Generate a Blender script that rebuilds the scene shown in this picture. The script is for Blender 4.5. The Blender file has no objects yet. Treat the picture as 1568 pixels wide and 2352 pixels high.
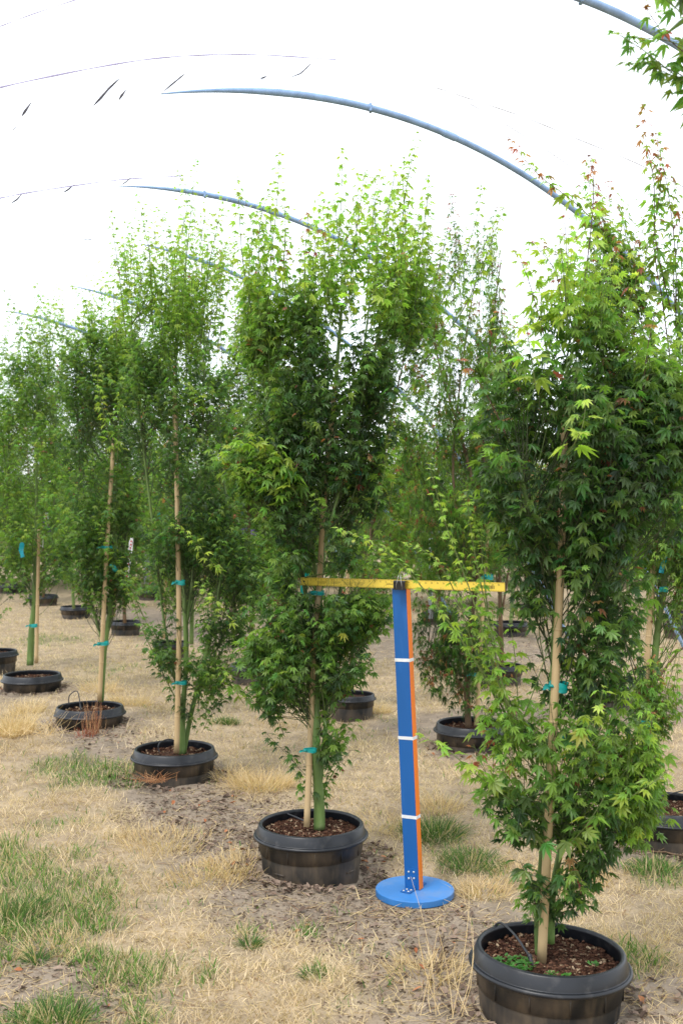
import bpy, math, random
import numpy as np
from mathutils import Matrix, Vector
# ------------------------------------------------------------------ camera, sky, sun, exposure
SC = bpy.context.scene
HC, FPX = 1.52, 2500.0            # camera height (m), focal length in 1568-px-wide picture units
cam = bpy.data.cameras.new('camera')
cam.sensor_fit = 'VERTICAL'; cam.sensor_height = 36; cam.lens = 36 * FPX / 2352
cam.clip_start = 0.05; cam.clip_end = 1500
cam.dof.use_dof = True; cam.dof.focus_distance = 4.0; cam.dof.aperture_fstop = 5.6
cam_o = bpy.data.objects.new('camera', cam)
cam_o.location = (0, 0, HC); cam_o.rotation_euler = (math.radians(90), 0, 0)
SC.collection.objects.link(cam_o); SC.camera = cam_o
W = bpy.data.worlds.new('World'); SC.world = W; W.use_nodes = True
nt = W.node_tree; nt.nodes.clear()
sky = nt.nodes.new('ShaderNodeTexSky'); sky.sky_type = 'NISHITA'; sky.sun_disc = False
SUN_EL, SUN_AZ = math.radians(58), math.radians(-140)      # azimuth clockwise from +Y
sky.sun_elevation = SUN_EL; sky.sun_rotation = SUN_AZ
b1 = nt.nodes.new('ShaderNodeBackground'); b1.inputs[1].default_value = 0.06
b2 = nt.nodes.new('ShaderNodeBackground'); b2.inputs[0].default_value = (0.96, 0.98, 1, 1); b2.inputs[1].default_value = 1.12
ad = nt.nodes.new('ShaderNodeAddShader'); wo = nt.nodes.new('ShaderNodeOutputWorld')
nt.links.new(sky.outputs[0], b1.inputs[0]); nt.links.new(b1.outputs[0], ad.inputs[0])
nt.links.new(b2.outputs[0], ad.inputs[1]); nt.links.new(ad.outputs[0], wo.inputs[0])
sl = bpy.data.lights.new('sun', 'SUN'); sl.energy = 1.5; sl.angle = math.radians(14); sl.color = (1, .96, .9)
so = bpy.data.objects.new('sun', sl); SC.collection.objects.link(so)
sd = Vector((math.sin(SUN_AZ) * math.cos(SUN_EL), math.cos(SUN_AZ) * math.cos(SUN_EL), math.sin(SUN_EL)))
so.rotation_euler = (-sd).to_track_quat('-Z', 'Y').to_euler(); so.location = (-4, -4, 8)
SC.view_settings.view_transform = 'Standard'; SC.view_settings.look = 'None'
SC.view_settings.exposure = 0.52; SC.view_settings.gamma = 1; SC.view_settings.use_curve_mapping = False
SC.cycles.max_bounces = 8; SC.cycles.diffuse_bounces = 5; SC.cycles.transmission_bounces = 6; SC.cycles.glossy_bounces = 2

RN = np.random.default_rng(7); random.seed(7)
COL = SC.collection
# ------------------------------------------------------------------ helpers
def noise2(x, y, seed=0):
    xi, yi = np.floor(x).astype(np.int64), np.floor(y).astype(np.int64)
    fx, fy = x - xi, y - yi; fx = fx * fx * (3 - 2 * fx); fy = fy * fy * (3 - 2 * fy)
    def h(a, b):
        n = (a * 374761393 + b * 668265263 + seed * 974634777) & 0xffffffff
        n = ((n ^ (n >> 13)) * 1274126177) & 0xffffffff
        return ((n ^ (n >> 16)) & 0xffff) / 65535.0
    return (h(xi, yi) * (1 - fx) + h(xi + 1, yi) * fx) * (1 - fy) + (h(xi, yi + 1) * (1 - fx) + h(xi + 1, yi + 1) * fx) * fy
def fbm(x, y, seed=0, o=4):
    s, a, t = 0, .5, 0
    for i in range(o): s = s + a * noise2(x * 2 ** i, y * 2 ** i, seed + i); t += a; a *= .5
    return s / t
def sm(a, b, x): t = np.clip((x - a) / (b - a), 0, 1); return t * t * (3 - 2 * t)
CTRL = np.array([[.60, 3.13, .10], [.287, 4.27, .02], [-.127, 4.41, .09], [-.89, 5.81, .10], [-1.63, 7.06, .15], [-2.35, 8.28, .18],
                 [.795, 6.65, .08], [1.435, 4.8, .07], [-1.2, 3.2, .06], [-.5, 3.0, .05]])
def g0(x, y):
    x = np.asarray(x, float); y = np.asarray(y, float)
    num = .10 * np.ones_like(x) * .05; den = .05 * np.ones_like(x)
    for cx, cy, cz in CTRL:
        w = np.exp(-((x - cx) ** 2 + (y - cy) ** 2) / .22); num = num + w * cz; den = den + w
    return num / den
def ground(x, y):
    x = np.asarray(x, float); y = np.asarray(y, float)
    near = sm(30, 10, y) * sm(-1, 1, y)
    fl = 1 - sm(.30, .16, np.hypot(x - .287, y - 4.27)); zb = g0(x, y); return zb * fl + .017 * (1 - fl) + near * fl * ((fbm(x * 3.1, y * 3.1, 3) - .5) * .05 + dirt(x, y) * (fbm(x * 14, y * 14, 9) - .5) * .035)
def P(X, Y, d): return Vector(((X - 784) / FPX * d, d, HC - (Y - 1180) / FPX * d))
def G(X, Y):
    d = 4.0
    for _ in range(30): d = (HC - float(g0((X - 784) / FPX * d, d))) * FPX / (Y - 1180)
    return (X - 784) / FPX * d, d
def segdist(x, y, a, b):
    ax, ay = a; bx, by = b; L = (bx - ax) ** 2 + (by - ay) ** 2 + 1e-9
    t = np.clip(((x - ax) * (bx - ax) + (y - ay) * (by - ay)) / L, 0, 1)
    return np.hypot(x - ax - t * (bx - ax), y - ay - t * (by - ay))
DIRT = [((p, p), .26) for p in [(.60, 3.13), (-.127, 4.41), (-.89, 5.81), (-1.63, 7.06), (-2.35, 8.28), (.795, 6.65), (1.435, 4.8)]] + [((G(1150, 2352), G(950, 2090)), .30), ((G(950, 2090), G(690, 2060)), .22), ((G(690, 2060), G(400, 1830)), .26), ((G(400, 1830), G(200, 1700)), .2),
        ((G(0, 2200), G(120, 2352)), .22), ((G(-100, 2300), G(60, 2400)), .3), ((G(1440, 2330), G(1568, 2280)), .12), ((G(1560, 1640), G(1450, 1620)), .4),
        ((G(950, 1680), G(1180, 1640)), .25), ((G(1100, 1500), G(700, 1420)), .9), ((G(560, 1480), G(300, 1410)), .45), ((G(1500, 1930), G(1568, 1900)), .2)]
GREEN = [(230, 1785, .24, 1.1), (150, 1765, .18, 1.05), (300, 1810, .1, .8), (60, 2090, .32, 1.), (180, 2120, .22, .9), (20, 2020, .18, 1.), (0, 1960, .14, .9), (230, 2010, .09, .6), (250, 2230, .12, .9), (330, 2240, .13, .6),
         (200, 2200, .10, .8), (120, 2345, .14, .9), (480, 2250, .07, .5), (990, 1925, .16, 1.), (1075, 1985, .13, .8), (940, 1915, .08, .7), (560, 2150, .07, .5), (720, 2240, .07, .6), (520, 1668, .12, .7),
         (110, 1475, .5, .6), (250, 1540, .35, .5), (600, 1720, .12, .4), (960, 1390, 1.2, .95), (1030, 1400, .9, .8), (1500, 2010, .14, .8), (1440, 2200, .12, .7), (70, 1990, .2, .5), (120, 1900, .12, .5), (190, 1970, .08, .7),
         (60, 2180, .2, .6), (340, 2330, .12, .6), (900, 1660, .1, .5), (1120, 2000, .1, .6), (440, 2050, .1, .35), (700, 2140, .08, .4)]
GREEN = [(*G(X, Y), r, s) for X, Y, r, s in GREEN]
def dirt(x, y):
    m = np.zeros_like(x)
    for (a, b), r in DIRT: m = np.maximum(m, 1 - segdist(x, y, a, b) / (r * 2.1))
    return sm(.18, .62, m + (fbm(x * 5, y * 5, 21) - .5) * .9)
def green(x, y):
    m = np.zeros_like(x)
    for gx, gy, r, s in GREEN: m = np.maximum(m, s * np.exp(-((x - gx) ** 2 + ((y - gy) * .8) ** 2) / (r * r)))
    return np.clip(sm(.12, .75, m + (fbm(x * 9, y * 9, 31) - .5) * .7) + .10 * sm(.55, .7, fbm(x * 6, y * 6, 77)), 0, 1)

def mesh_from(name, V, F, col=None, smooth=False):
    V = np.asarray(V, np.float32); F = np.asarray(F, np.int32); k = F.shape[1]
    me = bpy.data.meshes.new(name)
    me.vertices.add(len(V)); me.vertices.foreach_set('co', V.ravel())
    me.loops.add(F.size); me.loops.foreach_set('vertex_index', F.ravel())
    me.polygons.add(len(F)); me.polygons.foreach_set('loop_start', np.arange(len(F), dtype=np.int32) * k)
    me.polygons.foreach_set('use_smooth', np.full(len(F), smooth))
    if col is not None:
        a = me.attributes.new('Col', 'FLOAT_COLOR', 'POINT')
        c = np.ones((len(V), 4), np.float32); c[:, :3] = col; a.data.foreach_set('color', c.ravel())
    me.update(calc_edges=True)
    return me
class MB:
    def __init__(s): s.V = []; s.F = []; s.C = []; s.c = (1, 1, 1)
    def add(s, V, F):
        n = len(s.V); s.V += [tuple(v) for v in V]; s.F += [tuple(i + n for i in f) for f in F]; s.C += [s.c] * len(V)
    def box(s, c, size, M=None, bev=0):
        x, y, z = [q / 2 for q in size]; V = []
        if bev:
            bm = __import__('bmesh').new(); __import__('bmesh').ops.create_cube(bm, size=1)
            for v in bm.verts: v.co = (v.co.x * size[0], v.co.y * size[1], v.co.z * size[2])
            __import__('bmesh').ops.bevel(bm, geom=bm.edges[:], offset=bev, segments=2, affect='EDGES')
            V = [v.co.copy() for v in bm.verts]; F = [[v.index for v in f.verts] for f in bm.faces]; bm.free()
        else:
            V = [Vector((a * x, b * y, d * z)) for a in (-1, 1) for b in (-1, 1) for d in (-1, 1)]
            F = [(0, 1, 3, 2), (4, 6, 7, 5), (0, 4, 5, 1), (2, 3, 7, 6), (0, 2, 6, 4), (1, 5, 7, 3)]
        V = [v + Vector(c) for v in V]
        if M is not None: V = [M @ v for v in V]
        s.add(V, F)
    def tube(s, pts, rad, n=8, cap=True):
        pts = [Vector(p) for p in pts]; m = len(pts)
        if not hasattr(rad, '__len__'): rad = [rad] * m
        V = []; ref = None
        for i, p in enumerate(pts):
            t = (pts[min(i + 1, m - 1)] - pts[max(i - 1, 0)]).normalized()
            if ref is None: ref = Vector((1, 0, 0)) if abs(t.x) < .8 else Vector((0, 0, 1))
            ref = (ref - t * ref.dot(t)).normalized(); b = t.cross(ref)
            for k in range(n):
                a = 2 * math.pi * k / n; V.append(p + (ref * math.cos(a) + b * math.sin(a)) * rad[i])
        F = [(i * n + k, i * n + (k + 1) % n, (i + 1) * n + (k + 1) % n, (i + 1) * n + k) for i in range(m - 1) for k in range(n)]
        if cap: F += [tuple(range(n))[::-1], tuple((m - 1) * n + k for k in range(n))]
        s.add(V, F)
    def lathe(s, prof, n=48, c=(0, 0, 0), wob=0, closed=False):
        V = []; m = len(prof)
        for r, z in prof:
            for k in range(n):
                a = 2 * math.pi * k / n; q = r * (1 + wob * math.sin(2 * a + 1) + wob * .5 * math.sin(5 * a))
                V.append((c[0] + q * math.cos(a), c[1] + q * math.sin(a), c[2] + z))
        F = [(i * n + k, i * n + (k + 1) % n, (i + 1) * n + (k + 1) % n, (i + 1) * n + k) for i in range(m - 1) for k in range(n)]
        s.add(V, F)
    def mesh(s, name, smooth=False, col=False):
        me = bpy.data.meshes.new(name); me.from_pydata(s.V, [], s.F)
        if col:
            a = me.attributes.new('Col', 'FLOAT_COLOR', 'POINT')
            a.data.foreach_set('color', np.array([(*c, 1) for c in s.C], np.float32).ravel())
        if smooth:
            for p in me.polygons: p.use_smooth = True
        me.update(); return me
    def build(s, name, m, parent=None, smooth=False, col=False, loc=None):
        return obj(name, s.mesh(name, smooth, col), m, parent, loc)
def obj(name, me, m=None, parent=None, loc=None):
    if m and not me.materials: me.materials.append(m)
    o = bpy.data.objects.new(name, me); COL.objects.link(o)
    if parent: o.parent = parent
    if loc is not None: o.location = loc
    return o
def tag(o, label=None, cat=None, group=None, kind=None):
    if label: o['label'] = label
    if cat: o['category'] = cat
    if group: o['group'] = group
    if kind: o['kind'] = kind
    return o
def thing(name, label, cat, loc, group=None, rz=0):
    o = bpy.data.objects.new(name, None); COL.objects.link(o); o.location = loc; o.rotation_euler.z = rz
    o.empty_display_size = .1
    return tag(o, label, cat, group)
def dup(o, parent=None):
    c = o.copy(); COL.objects.link(c)
    if parent: c.parent = parent
    for ch in o.children: dup(ch, c)
    return c
# ------------------------------------------------------------------ materials
def mat(name, base=(.5, .5, .5), rough=.6, spec=.4, metal=0, attr=False, noise=None, bump=None, dust=None, transl=0, coat=0):
    m = bpy.data.materials.new(name); m.use_nodes = True; t = m.node_tree; N = t.nodes; L = t.links
    p = N['Principled BSDF']; out = N['Material Output']
    p.inputs['Roughness'].default_value = rough; p.inputs['Metallic'].default_value = metal
    p.inputs['Specular IOR Level'].default_value = spec
    tc = N.new('ShaderNodeTexCoord')
    if attr: a = N.new('ShaderNodeAttribute'); a.attribute_name = 'Col'; cs = a.outputs['Color']
    else: a = N.new('ShaderNodeRGB'); a.outputs[0].default_value = (*base, 1); cs = a.outputs[0]
    def nz(scale, det=4, vec=None, stretch=None):
        n = N.new('ShaderNodeTexNoise'); n.inputs['Scale'].default_value = scale; n.inputs['Detail'].default_value = det
        if stretch:
            mp = N.new('ShaderNodeMapping'); mp.inputs['Scale'].default_value = stretch; L.new(tc.outputs['Object'], mp.inputs[0]); L.new(mp.outputs[0], n.inputs[0])
        else: L.new(tc.outputs['Object'], n.inputs[0])
        return n.outputs[0]
    def ramp(fac, a0, a1, c0=0, c1=1):
        r = N.new('ShaderNodeMapRange'); L.new(fac, r.inputs[0])
        for i, v in enumerate((a0, a1, c0, c1)): r.inputs[i + 1].default_value = v
        return r.outputs[0]
    if noise:                        # (scale, lo mult, hi mult, stretch)
        sc, lo, hi, st = noise
        mx = N.new('ShaderNodeMix'); mx.data_type = 'RGBA'; mx.blend_type = 'MULTIPLY'; mx.inputs[0].default_value = 1
        r = ramp(nz(sc, 6, stretch=st), .3, .7, lo, hi); cb = N.new('ShaderNodeCombineColor')
        for i in range(3): L.new(r, cb.inputs[i])
        L.new(cs, mx.inputs[6]); L.new(cb.outputs[0], mx.inputs[7]); cs = mx.outputs[2]
    if dust:                         # list of (color, scale, lo, hi, strength, stretch)
        for dc, sc, lo, hi, stg, st in dust:
            mx = N.new('ShaderNodeMix'); mx.data_type = 'RGBA'; L.new(ramp(nz(sc, 8, stretch=st), lo, hi, 0, stg), mx.inputs[0])
            L.new(cs, mx.inputs[6]); mx.inputs[7].default_value = (*dc, 1); cs = mx.outputs[2]
    L.new(cs, p.inputs['Base Color'])
    if bump:
        sc, stg, dist, st = bump
        b = N.new('ShaderNodeBump'); b.inputs['Strength'].default_value = stg; b.inputs['Distance'].default_value = dist
        L.new(nz(sc, 8, stretch=st), b.inputs['Height']); L.new(b.outputs[0], p.inputs['Normal'])
    if transl:
        tr = N.new('ShaderNodeBsdfTranslucent'); g = N.new('ShaderNodeMix'); g.data_type = 'RGBA'; g.blend_type = 'MULTIPLY'; g.inputs[0].default_value = 1
        L.new(cs, g.inputs[6]); g.inputs[7].default_value = (2.15, 2.25, 1.15, 1) if transl < .5 else (1, 1, 1, 1); L.new(g.outputs[2], tr.inputs[0])
        ms = N.new('ShaderNodeMixShader'); ms.inputs[0].default_value = transl
        L.new(p.outputs[0], ms.inputs[1]); L.new(tr.outputs[0], ms.inputs[2]); L.new(ms.outputs[0], out.inputs[0])
    return m
M_leaf = mat('maple_leaf', attr=True, rough=.42, spec=.45, transl=.42)
M_bark = mat('young_bark', (.12, .19, .05), .55, .3, noise=(18, .65, 1.3, (1, 1, .3)), dust=[((.30, .30, .20), 9, .55, .75, .6, (1, 1, .3)), ((.09, .06, .035), 14, .62, .75, .7, (1, 1, .5))], bump=(60, .3, .002, (1, 1, .2)))
M_barkb = mat('brown_bark', (.13, .085, .05), .7, .2, noise=(18, .6, 1.4, (1, 1, .3)), bump=(60, .3, .002, (1, 1, .2)))
M_twig = mat('twig_bark', attr=True, rough=.6, spec=.3)
M_cane = mat('bamboo_cane', (.47, .34, .18), .5, .35, noise=(8, .75, 1.2, (1, 1, .15)), dust=[((.22, .12, .06), 5, .55, .8, .6, (1, 1, .12)), ((.6, .47, .27), 3, .5, .8, .6, (1, 1, .2))], bump=(90, .25, .001, (1, 1, .05)))
M_tie = mat('teal_tape', (.0, .27, .25), .35, .5, noise=(60, .7, 1.25, (.2, 1, 1)), bump=(80, .5, .002, (.1, 1, 1)))
M_ribbon = mat('blue_tape', (.01, .30, .42), .35, .5, transl=.25, noise=(20, .8, 1.2, None))
M_potrim = mat('pot_rim_plastic', (.009, .0105, .014), .38, .45, noise=(6, .7, 1.3, None), dust=[((.16, .15, .14), 30, .56, .85, .30, None)], bump=(120, .1, .001, None))
M_pot = mat('pot_plastic', (.008, .0085, .009), .5, .4, noise=(6, .7, 1.3, None), dust=[((.15, .11, .075), 7, .38, .70, .65, (1, 1, .7)), ((.17, .12, .07), 26, .52, .78, .5, (1, 1, .25))], bump=(70, .15, .001, None))
M_soil = mat('potting_soil', (.045, .024, .016), .95, .1, noise=(60, .4, 1.9, None), bump=(90, 1, .01, None))
M_chip = mat('bark_chip', attr=True, rough=.85, spec=.15)
M_tube = mat('drip_tube', (.025, .026, .03), .45, .4)
M_grass = mat('grass_blade', attr=True, rough=.75, spec=.1, transl=.22)
M_hoop = mat('galvanised_pipe', (.24, .37, .58), .4, .5, metal=.15, noise=(12, .8, 1.2, None), dust=[((.42, .44, .46), 20, .6, .8, .25, (1, 1, 1))])
M_pvc = mat('grey_pipe', (.36, .40, .46), .45, .4, noise=(9, .8, 1.1, None))
M_film = mat('white_film', (.93, .94, .95), .5, .3, transl=.6)
M_strip = mat('torn_strip', (.075, .07, .078), .7, .2, noise=(30, .6, 1.4, None))
M_wire = mat('wire', (.50, .48, .48), .5, .3)
M_white = mat('white_tape', (.72, .74, .75), .45, .4, noise=(40, .85, 1.05, None), dust=[((.5, .47, .42), 30, .55, .8, .4, None)])
M_tag = mat('printed_tag', attr=True, rough=.5, spec=.3)
M_blue = mat('blue_paint', (.006, .098, .33), .45, .4, noise=(5, .85, 1.15, (1, 1, .2)), dust=[((.12, .12, .12), 7, .60, .80, .35, (1, 1, .15)), ((.02, .05, .13), 10, .62, .76, .75, (1, 1, .35)), ((.06, .22, .6), 18, .6, .85, .3, (2, 2, .3))], bump=(60, .25, .001, (2, 2, .1)))
M_disc = mat('blue_disc_paint', (.04, .20, .52), .5, .35, noise=(7, .85, 1.1, None), dust=[((.24, .25, .26), 8, .5, .8, .55, None), ((.35, .16, .08), 22, .73, .76, .6, None)], bump=(50, .2, .001, None))
M_orange = mat('orange_paint', (.80, .20, .015), .5, .35, noise=(9, .8, 1.1, (1, 1, .2)), dust=[((.45, .12, .03), 12, .6, .8, .6, (1, 1, .3))])
M_yellow = mat('yellow_ruler', (.73, .53, .06), .35, .5, noise=(16, .92, 1.05, None), dust=[((.5, .36, .1), 28, .62, .8, .35, None)])
M_ink = mat('black_ink', (.03, .025, .02), .6, .2)
M_clip = mat('black_steel', (.008, .008, .009), .3, .5)
M_steel = mat('steel', (.6, .6, .6), .3, .5, metal=.9)
M_ground = mat('soil_ground', attr=True, rough=.95, spec=.08, noise=(9, .72, 1.28, None), dust=[((.30, .235, .17), 2.5, .45, .7, .35, None), ((.09, .065, .05), 34, .6, .74, .65, None), ((.45, .36, .24), 60, .6, .75, .4, None)], bump=(45, .9, .02, None))

# ------------------------------------------------------------------ ground
def axis(dense0, dense1, step, far0, far1, g=1.12):
    a = list(np.arange(dense0, dense1, step)); s = step
    while a[-1] < far1: s *= g; a.append(a[-1] + s)
    b = [dense0]; s = step
    while b[-1] > far0: s *= g; b.append(b[-1] - s)
    return np.array(b[:0:-1] + a)
gx = axis(-2.2, 2.2, .022, -400, 400); gy = axis(2.3, 6.5, .022, -60, 900, 1.06)
GX, GY = np.meshgrid(gx, gy); X, Y = GX.ravel(), GY.ravel()
Zg = ground(X, Y); dm = dirt(X, Y); gm = green(X, Y)
dcol = np.array([.255, .205, .155]); scol = np.array([.355, .275, .18]); gcol = np.array([.13, .14, .06])
C = scol + (dcol - scol) * dm[:, None]; C = C + (gcol - C) * (gm * .6)[:, None]
n, k = len(gx), len(gy); I = np.arange(n * k).reshape(k, n)
F = np.stack([I[:-1, :-1], I[:-1, 1:], I[1:, 1:], I[1:, :-1]], -1).reshape(-1, 4)
go = obj('ground', mesh_from('ground', np.stack([X, Y, Zg], 1), F, C, True), M_ground); tag(go, kind='structure')

# ------------------------------------------------------------------ grass and litter
def blades(N, kind, d0=2.6, d1=17, seed=1):
    r = np.random.default_rng(seed)
    d = d0 * (d1 / d0) ** r.random(N); x = (r.random(N) * 2200 - 1100) / FPX * d
    return x, d, r
def blade_mesh(x, y, h, w, lean, az, col, r, curl=.5, z0=None, seg=3):
    N = len(x); z = ground(x, y) - .002 if z0 is None else z0
    dx, dy = np.cos(az), np.sin(az); px, py = -dy, dx
    fa = r.random(N) * 6.283; px, py = np.cos(fa), np.sin(fa)
    V = np.zeros((N, 5, 3), np.float32)
    for i, t in enumerate((0, .55, 1)):
        a = lean * (1 + curl * t); rr = h * t
        cx = x + dx * rr * np.sin(a); cy = y + dy * rr * np.sin(a); cz = z + rr * np.maximum(np.cos(a), .02) + .002 * t
        ww = w * (1, .75, 0)[i]
        if i < 2:
            V[:, 2 * i] = np.stack([cx - px * ww, cy - py * ww, cz], 1); V[:, 2 * i + 1] = np.stack([cx + px * ww, cy + py * ww, cz], 1)
        else: V[:, 4] = np.stack([cx, cy, cz], 1)
    b = np.arange(N)[:, None, None] * 5
    F = (b + np.array([[0, 1, 3], [0, 3, 2], [2, 3, 4]])[None]).reshape(-1, 3)
    return V.reshape(-1, 3), F, np.repeat(col, 5, 0)
def cat(parts):
    V, F, C, o = [], [], [], 0
    for v, f, c in parts: V.append(v); F.append(f + o); C.append(c); o += len(v)
    return np.concatenate(V), np.concatenate(F), np.concatenate(C)
def mixc(a, b, t): return np.array(a)[None] * (1 - t[:, None]) + np.array(b)[None] * t[:, None]
POTS_XY = [(.60, 3.13), (-.127, 4.41), (-.89, 5.81), (-1.63, 7.06), (-2.35, 8.28), (.795, 6.65), (1.435, 4.8)]
def clear(x, y, R=.235):
    k = np.ones(len(x), bool)
    for a, b in POTS_XY: k &= np.hypot(x - a, y - b) > R
    return k & (np.hypot(x - .287, y - 4.27) > .165)
parts = []
x, y, r = blades(250000, 0, seed=11)
tuft = fbm(x * 7, y * 7, 55); keep = (r.random(len(x)) > dirt(x, y) * .97) & (r.random(len(x)) > green(x, y) * .6) & clear(x, y) & (r.random(len(x)) < .35 + 1.3 * sm(.3, .6, tuft))
x, y, tuft = x[keep], y[keep], tuft[keep]; N = len(x)
h = (.012 + .03 * r.random(N) + .05 * sm(.55, .75, tuft) * r.random(N)) * (1 + .25 * (y > 6)); w = (.0007 + .0008 * r.random(N)) * (1 + y / 9)
c = mixc((.38, .285, .175), (.64, .525, .37), np.clip(r.random(N) * .9 + (fbm(x * 2.3, y * 2.3, 61) - .5), 0, 1)); c *= (.75 + .5 * r.random(N))[:, None]
parts.append(blade_mesh(x, y, h, w, .35 + .9 * r.random(N), r.random(N) * 6.283, c, r))
g_o = obj('dry_grass', mesh_from('dry_grass', *cat(parts)), M_grass); tag(g_o, 'short straw coloured dry grass covering the ground between the pots', 'dry grass', kind='stuff')
parts = []
x, y, r = blades(190000, 0, seed=12); gmv = green(x, y)
keep = (r.random(len(x)) < gmv ** 1.1) & clear(x, y); x, y, gmv = x[keep], y[keep], gmv[keep]; N = len(x)
h = .015 + .025 * r.random(N) + .045 * gmv * r.random(N); w = (.0009 + .0011 * r.random(N)) * (1 + y / 12)
c = mixc((.06, .14, .03), (.15, .26, .06), r.random(N)); s = r.random(N) < .38; c[s] = (.46, .37, .22); c *= (.75 + .5 * r.random(N))[:, None]
parts.append(blade_mesh(x, y, h, w, .15 + .7 * r.random(N), r.random(N) * 6.283, c, r))
for X0, Y0, cnt, hh, rad in [(1000, 1925, 420, .13, .12), (1080, 1990, 330, .09, .12), (955, 1920, 120, .08, .05), (20, 2110, 600, .09, .13), (130, 2352, 400, .10, .10), (85, 2215, 90, .07, .03), (575, 2180, 120, .06, .03), (520, 1668, 350, .07, .07), (1500, 2000, 300, .08, .1), (720, 2245, 120, .05, .03)]:
    a, b = G(X0, Y0); az = r.random(cnt) * 6.283; rr = rad * np.sqrt(r.random(cnt)); xx, yy = a + rr * np.cos(az), b + rr * np.sin(az)
    c = mixc((.035, .085, .025), (.12, .20, .06), r.random(cnt)); s = r.random(cnt) < .15; c[s] = (.42, .34, .17)
    parts.append(blade_mesh(xx, yy, hh * (.4 + .7 * r.random(cnt)), .0014 + .001 * r.random(cnt), .1 + .7 * rr / rad + .2 * r.random(cnt), az + r.normal(0, .5, cnt), c, r))
g_o = obj('green_grass', mesh_from('green_grass', *cat(parts)), M_grass); tag(g_o, 'fresh green grass tufts growing through the dry turf', 'green grass', kind='stuff')
# straw litter lying flat + tall tan tussocks
parts = []
x, y, r = blades(60000, 0, d1=14, seed=13); dmv = dirt(x, y); keep = (r.random(len(x)) < .22 + .6 * dmv * (fbm(x * 3, y * 3, 5) > .42)) & clear(x, y, .225); x, y = x[keep], y[keep]; N = len(x)
c = mixc((.46, .34, .18), (.70, .56, .33), r.random(N)); s = r.random(N) < .2; c[s] = (.28, .16, .09)
parts.append(blade_mesh(x, y, .04 + .12 * r.random(N) ** 2, (.0009 + .0008 * r.random(N)) * (1 + y / 12), 1.38 + .12 * r.random(N), r.random(N) * 6.283, c, r, curl=.08))
for X0, Y0, cnt, hh, rad, spr in [(30, 1690, 700, .16, .12, .8), (60, 1640, 300, .12, .12, .8), (600, 1810, 900, .13, .16, 1.1), (520, 1790, 400, .14, .12, 1.2), (560, 2000, 500, .08, .15, .8), (1210, 2010, 300, .06, .14, 1.), (880, 1900, 350, .09, .16, 1.2), (1480, 2190, 250, .06, .2, 1.1), (1460, 2260, 200, .05, .2, 1.1),
                                  (120, 2180, 200, .08, .1, 1.2), (1110, 2050, 300, .08, .1, 1.), (300, 1620, 400, .12, .15, 1.0), (230, 1590, 300, .14, .15, 1.1), (860, 1640, 400, .1, .12, 1.), (1010, 1860, 300, .1, .1, 1.), (980, 2240, 300, .09, .12, 1.0), (1320, 2030, 300, .08, .12, .8), (380, 1940, 500, .06, .2, .7), (470, 2020, 400, .06, .15, .7)]:
    a, b = G(X0, Y0); az = r.random(cnt) * 6.283; rr = rad * np.sqrt(r.random(cnt)); xx, yy = a + rr * np.cos(az), b + rr * np.sin(az)
    k = clear(xx, yy); xx, yy, az, rr = xx[k], yy[k], az[k], rr[k]; cnt = len(xx)
    c = mixc((.42, .29, .15), (.66, .53, .33), r.random(cnt))
    parts.append(blade_mesh(xx, yy, hh * (.4 + .8 * r.random(cnt)), .0010 + .0006 * r.random(cnt), spr * (.3 + .7 * r.random(cnt)), az + r.normal(0, .7, cnt), c, r))
g_o = obj('straw_litter', mesh_from('straw_litter', *cat(parts)), M_grass); tag(g_o, 'loose pale straw stalks and dry tussocks lying over bare soil', 'straw', kind='stuff')
# curled dead leaves, clods
def flakes(N, regions, s0, s1, c0, c1, seed, up=.35, lift=.004):
    r = np.random.default_rng(seed); out = []
    for X0, Y0, rad, cnt in regions:
        if X0 < 20: a = r.random(cnt) * 6.283; q = .215 + abs(r.normal(0, rad, cnt)); out.append(np.stack([X0 + q * np.cos(a), Y0 + q * np.sin(a)], 1)); continue
        a, b = G(X0, Y0); az = r.random(cnt) * 6.283; rr = rad * np.sqrt(r.random(cnt)); out.append(np.stack([a + rr * np.cos(az), b + rr * np.sin(az)], 1))
    q = np.concatenate(out); q = q[clear(q[:, 0], q[:, 1], .215)]; N = len(q); s = s0 + (s1 - s0) * r.random(N)
    az = r.random(N) * 6.283; e1 = np.stack([np.cos(az), np.sin(az), r.normal(0, up, N)], 1); e1 /= np.linalg.norm(e1, axis=1)[:, None]
    e2 = np.stack([-np.sin(az), np.cos(az), r.normal(0, up, N)], 1)
    base = np.stack([q[:, 0], q[:, 1], ground(q[:, 0], q[:, 1]) + lift + s * .2], 1)
    V = []
    for u, v, z in ((-1, 0, 0), (-.3, -.5, .25), (.4, -.45, .15), (1, 0, .1), (.4, .5, .3), (-.3, .45, .1), (0, 0, -.1)):
        V.append(base + e1 * (u * s)[:, None] + e2 * (v * s * (.6 + .5 * r.random(N)))[:, None] + np.array([0, 0, 1]) * (z * s * r.uniform(.2, 1.6, N))[:, None])
    V = np.stack(V, 1).reshape(-1, 3)
    F = (np.arange(N)[:, None, None] * 7 + np.array([[6, i, (i + 1) % 6] for i in range(6)])[None]).reshape(-1, 3)
    c = mixc(c0, c1, r.random(N)); return V, F, np.repeat(c, 7, 0)
RING = [(a, b, .05, 170) for a, b in POTS_XY]  # denser dead leaves at pot feet, also darkening them as contact shade
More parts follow.
